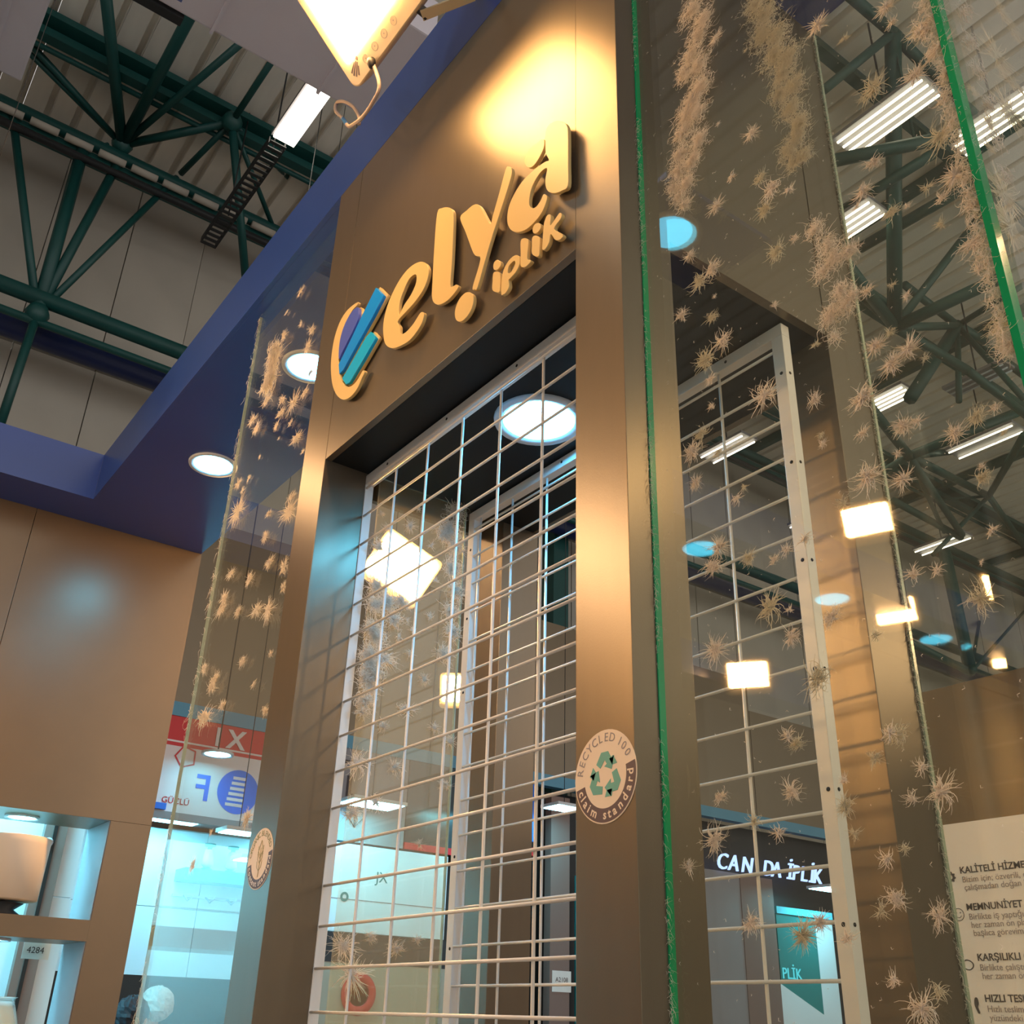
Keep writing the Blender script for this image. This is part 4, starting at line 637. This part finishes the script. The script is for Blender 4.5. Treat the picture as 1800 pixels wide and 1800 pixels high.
text('letter', 'PLİK', .17, (B+.006, 9.22, 2.05), YA, ZA, NEONC, t, .004)
# yarn spool shelf with hooks on the white wall
t = thing('hook_shelf', 'turquoise wall shelf with hooks under the row of spools', 'shelf', (-9.2, 2.5, 2.5))
box('shelf_board', (-9.3, -9.05), (2.15, 3.0), (2.52, 2.62), mat('turquoise_gloss', (0, .55, .65), .3), t)
box('rail', (-9.3, -9.27), (2.15, 3.0), (2.4, 2.42), RIM, t)
for k in range(4): tube('hook', [(-9.27, 2.25+.2*k, 2.41), (-9.15, 2.25+.2*k, 2.36), (-9.1, 2.27+.2*k, 2.4)], .008, RIM, t, 6)
for k in range(3):
    t = thing('thread_spool', ['left', 'middle', 'right'][k]+' white thread spool on the turquoise wall shelf', 'spool', (-9.17, 2.38+.22*k, 2.62), 'spools on the turquoise shelf')
    lathe('core', (-9.17, 2.38+.22*k, 2.62), ZA, [(.05, 0), (.05, .02), (.02, .03), (.02, .2), (.05, .21), (.05, .23), (0, .23)], TEAL, t, 16); lathe('yarn', (-9.17, 2.38+.22*k, 2.65), ZA, [(.03, 0), (.055, .02), (.035, .15), (0, .151)], WHT, t, 16)
# cool light panels lighting the neighbour stands
def panel_light(c, w, h, label, m=COOLP):
    t = thing('led_panel', label, 'light panel', c, 'cool panel lights over the neighbouring stands'); c = Vector(c)
    tube('hanger', [(c.x, c.y, c.z+.03), (c.x, c.y, 12.2 if c.x > -8.45 else 3.0)], .004, STEELD, t, 5)
    box('frame', (c.x-w/2-.02, c.x+w/2+.02), (c.y-h/2-.02, c.y+h/2+.02), (c.z, c.z+.03), RIM, t); box('diffuser', (c.x-w/2, c.x+w/2), (c.y-h/2, c.y+h/2), (c.z-.005, c.z), m, t)
panel_light((-8.95, 1.9, 2.97), .25, .5, 'cool panel light above the white wall below the red sign')
panel_light((-8.95, 3.1, 2.97), .25, .5, 'bright cool panel light seen through the left glass near its pillar')
panel_light((-8.15, 3.42, 3.2), .3, .5, 'cool panel light in front of the bright pale blue board')
panel_light((-8.05, 4.6, 3.35), .25, .35, 'cool panel light before the dark glossy partition')
panel_light((-8.1, 5.6, 3.45), .25, .35, 'cool panel light over the brown column behind the wires')
panel_light((-8.1, 9.8, 3.05), .3, .5, 'cool panel light over the teal sign')
t = downlight((-8.2, 1.96, 3.42), .13, COOLP, 'round cool lamp glaring in front of the red and white sign', None)
tube('hanger', [(-8.2, 1.96, 3.43), (-8.2, 1.96, 12.2)], .006, STEELD, t, 6)
panel_light((-8.2, 2.24, 2.82), .2, .26, 'square cool panel light low beside the far kiosk pillar')
panel_light((-8.2, 2.42, 2.62), .2, .3, 'lowest cool panel light beside the far kiosk pillar, above the spools')
# ============================================================ POSTER WALL (right)
PW = 2.0
tag(box('partition_wall', (-1.86, 2.2), (PW+.012, PW+.1), (0, 2.52), LAMW, bev=.001), 'brown laminate partition carrying the text poster at the lower right', 'partition')
t = thing('text_poster', 'cream poster with four headed text blocks and small icons at lower right', 'poster', (-1.3, PW, 1.6))
box('sheet', (-1.822, -.9), (PW+.004, PW+.0115), (.7, 2.09), PAPER, t)
Y_ = PW+.003
def block(z, x, head, lines):
    text('heading', head, .027, (x, Y_, z), XA, ZA, INKD, t, .0003, offset=.0005)
    for i, s in enumerate(lines): text('line', s, .0245, (x+.003*(i+1), Y_, z-.026-.0225*i), XA, ZA, INKG, t, .0003)
block(1.943, -1.780, 'KALİTELİ HİZMET', ['Bizim için; özverili, disiplinli', 'çalışmadan doğan kalitedir.'])
block(1.838, -1.778, 'MEMNUNİYET', ['Birlikte iş yaptığımız dostların', 'her zaman ön plandadır ve', 'başlıca görevimizdir.'])
block(1.700, -1.770, 'KARŞILIKLI GÜVEN', ['Birlikte çalıştığımız herkesle', 'her zaman ön planda.'])
block(1.592, -1.768, 'HIZLI TESLİMAT', ['Hızlı teslimat, bizim', 'yüzündeki gülümsemedir.'])
gear = [((.016 if (i//2) % 2 else .0125)*math.cos(2*math.pi*(i+.5)/32), (.016 if (i//2) % 2 else .0125)*math.sin(2*math.pi*(i+.5)/32)) for i in range(32)]
flat_shape('gear_icon', [gear, circ(.006, 20)], (-1.812, Y_, 1.935), XA, ZA, INKD, t, .0003)
flat_shape('smile_icon', [circ(.018, 32), circ(.0162, 32)], (-1.806, Y_, 1.828), XA, ZA, INKD, t, .0003)
for s in (-1, 1): flat_shape('smile_icon', [circ(.0018, 10)], (-1.806+s*.006, Y_, 1.833), XA, ZA, INKD, t, .0003)
flat_shape('smile_icon', [circ(.0095, 14, 200, 340)+circ(.008, 14, 340, 200)], (-1.806, Y_, 1.828), XA, ZA, INKD, t, .0003)
flat_shape('hands_icon', [smooth_loop([(-.018, .004), (-.006, .014), (.008, .012), (.018, .003), (.016, -.008), (.004, -.015), (-.01, -.012)], 3), smooth_loop([(-.015, .003), (-.005, .011), (.007, .009), (.0145, .002), (.013, -.006), (.004, -.012), (-.009, -.009)], 3)], (-1.802, Y_, 1.69), XA, ZA, INKD, t, .0003)
flat_shape('runner_icon', [smooth_loop([(-.004, .02), (.004, .02), (.006, .006), (.002, -.004), (.006, -.018), (0, -.02), (-.005, -.008), (-.008, .004)], 3)], (-1.794, Y_, 1.582), XA, ZA, INKD, t, .0003)
# ============================================================ PEOPLE (heads just inside the frame)
def person(x, y, h, face, hair, label, cap):
    """face: angle the body faces"""
    k = h/1.75; t = thing('person', label, 'person', (x, y, 0)); R = Matrix.Rotation(face, 3, 'Z')
    def P(a, b, c): return Vector((x, y, 0))+R @ Vector((a*k, b*k, c*k))
    nodes = {'pelvis': (0, 0, .95, .14), 'waist': (0, 0, 1.1, .125), 'chest': (0, .01, 1.32, .155), 'neck0': (0, 0, 1.47, .07), 'neck': (0, .01, 1.54, .055), 'head': (0, .015, 1.62, .085), 'crown': (0, .01, 1.68, .085)}
    E_ = [('pelvis', 'waist'), ('waist', 'chest'), ('chest', 'neck0'), ('neck0', 'neck'), ('neck', 'head'), ('head', 'crown')]
    for s, q in ((-1, 'l'), (1, 'r')):
        nodes.update({q+'sh': (s*.18, 0, 1.42, .065), q+'el': (s*.25, -.02, 1.14, .045), q+'wr': (s*.26, .06, .9, .03), q+'pa': (s*.26, .08, .83, .03), q+'hip': (s*.09, 0, .88, .1), q+'kn': (s*.1, .02, .5, .065), q+'an': (s*.1, -.02, .09, .045), q+'toe': (s*.11, .14, .04, .035)})
        E_ += [('chest', q+'sh'), (q+'sh', q+'el'), (q+'el', q+'wr'), (q+'wr', q+'pa'), ('pelvis', q+'hip'), (q+'hip', q+'kn'), (q+'kn', q+'an'), (q+'an', q+'toe')]
        for f in range(5):
            nodes[q+'f%d' % f] = (s*(.26+(.012 if f else -.03)), .055+.02*f, .79 if f else .82, .009); nodes[q+'g%d' % f] = (s*(.25+(.01 if f else -.04)), .06+.02*f, .75-(.01 if f in (2, 3) else 0) if f else .79, .008)
            E_ += [(q+'pa', q+'f%d' % f), (q+'f%d' % f, q+'g%d' % f)]
    ks = list(nodes); me = bpy.data.meshes.new('body'); me.from_pydata([P(*nodes[q][:3]) for q in ks], [(ks.index(a), ks.index(b)) for a, b in E_], [])
    o = bpy.data.objects.new('tmp_body', me); COL.objects.link(o); sk = o.modifiers.new('s', 'SKIN'); sk.use_smooth_shade = True
    for i, q in enumerate(ks): r = nodes[q][3]*k; me.skin_vertices[0].data[i].radius = (r, r*.8 if q in ('chest', 'waist') else r); me.skin_vertices[0].data[i].use_root = q == 'pelvis'
    sb = o.modifiers.new('u', 'SUBSURF'); sb.levels = sb.render_levels = 1
    dg = bpy.context.evaluated_depsgraph_get(); dg.update(); m2 = bpy.data.meshes.new_from_object(o.evaluated_get(dg)); bpy.data.objects.remove(o); m2.name = 'body'
    link('body', m2, SKIN, t)
    # face: nose and ears, eyes
    for s in (-1, 1):
        lathe('ear', P(s*.085, .01, 1.62), R @ Vector((s, 0, 0)), [(.02*k, 0), (.026*k, .008), (.01*k, .014), (0, .015)], SKIN, t, 10); lathe('eye', P(s*.03, .088, 1.635), R @ Vector((0, 1, 0)), [(.012*k, 0), (.008*k, .006), (0, .008)], STKD, t, 10)
    lathe('nose', P(0, .09, 1.6), R @ Vector((0, 1, 0)), [(.018*k, 0), (.012*k, .015), (0, .025)], SKIN, t, 10)
    lathe('mouth', P(0, .088, 1.565), R @ Vector((0, 1, 0)), [(.02*k, 0), (.012*k, .006), (0, .007)], RED, t, 10)
    # hair cap: rough shell over the back and top of the head
    r = np.random.default_rng(int(h*100)); bm = bmesh.new(); bmesh.ops.create_uvsphere(bm, u_segments=28, v_segments=18, radius=1)
    for vv in bm.verts:
        q = vv.co.copy(); j = 1+r.normal(0, .035); q = Vector((q.x*.105*j, q.y*.118*j-.015, q.z*.112*j+1.66)); 
        if vv.co.y > .55 and vv.co.z < .45: q.y = .06
        vv.co = P(*q)
    me = bpy.data.meshes.new('hair'); bm.to_mesh(me); bm.free(); link('hair', me, hair, t)
    # coat
    pr_ = [(.0, .6), (.2, .6), (.19, .9), (.165, 1.1), (.19, 1.3), (.175, 1.42), (.09, 1.48), (.07, 1.5)]
    V = []; F = []; sg_ = 24
    for rr, z in pr_:
        for q in range(sg_): a = 2*math.pi*q/sg_; V.append(P(rr*math.cos(a)*1.05, rr*math.sin(a)*.78, z))
    for i in range(len(pr_)-1):
        for q in range(sg_): a = i*sg_+q; b = i*sg_+(q+1) % sg_; F.append((a, b, b+sg_, a+sg_))
    mesh('coat', V, F, CLOTH, t, True)
person(-6.95, 1.36, 1.62, 2.6, HAIRW, 'white haired person in a dark coat at the bottom left, behind glass', 0)
person(-6.6, 1.13, 1.56, .6, HAIRD, 'dark haired person in a dark coat beside the white haired one', 0)
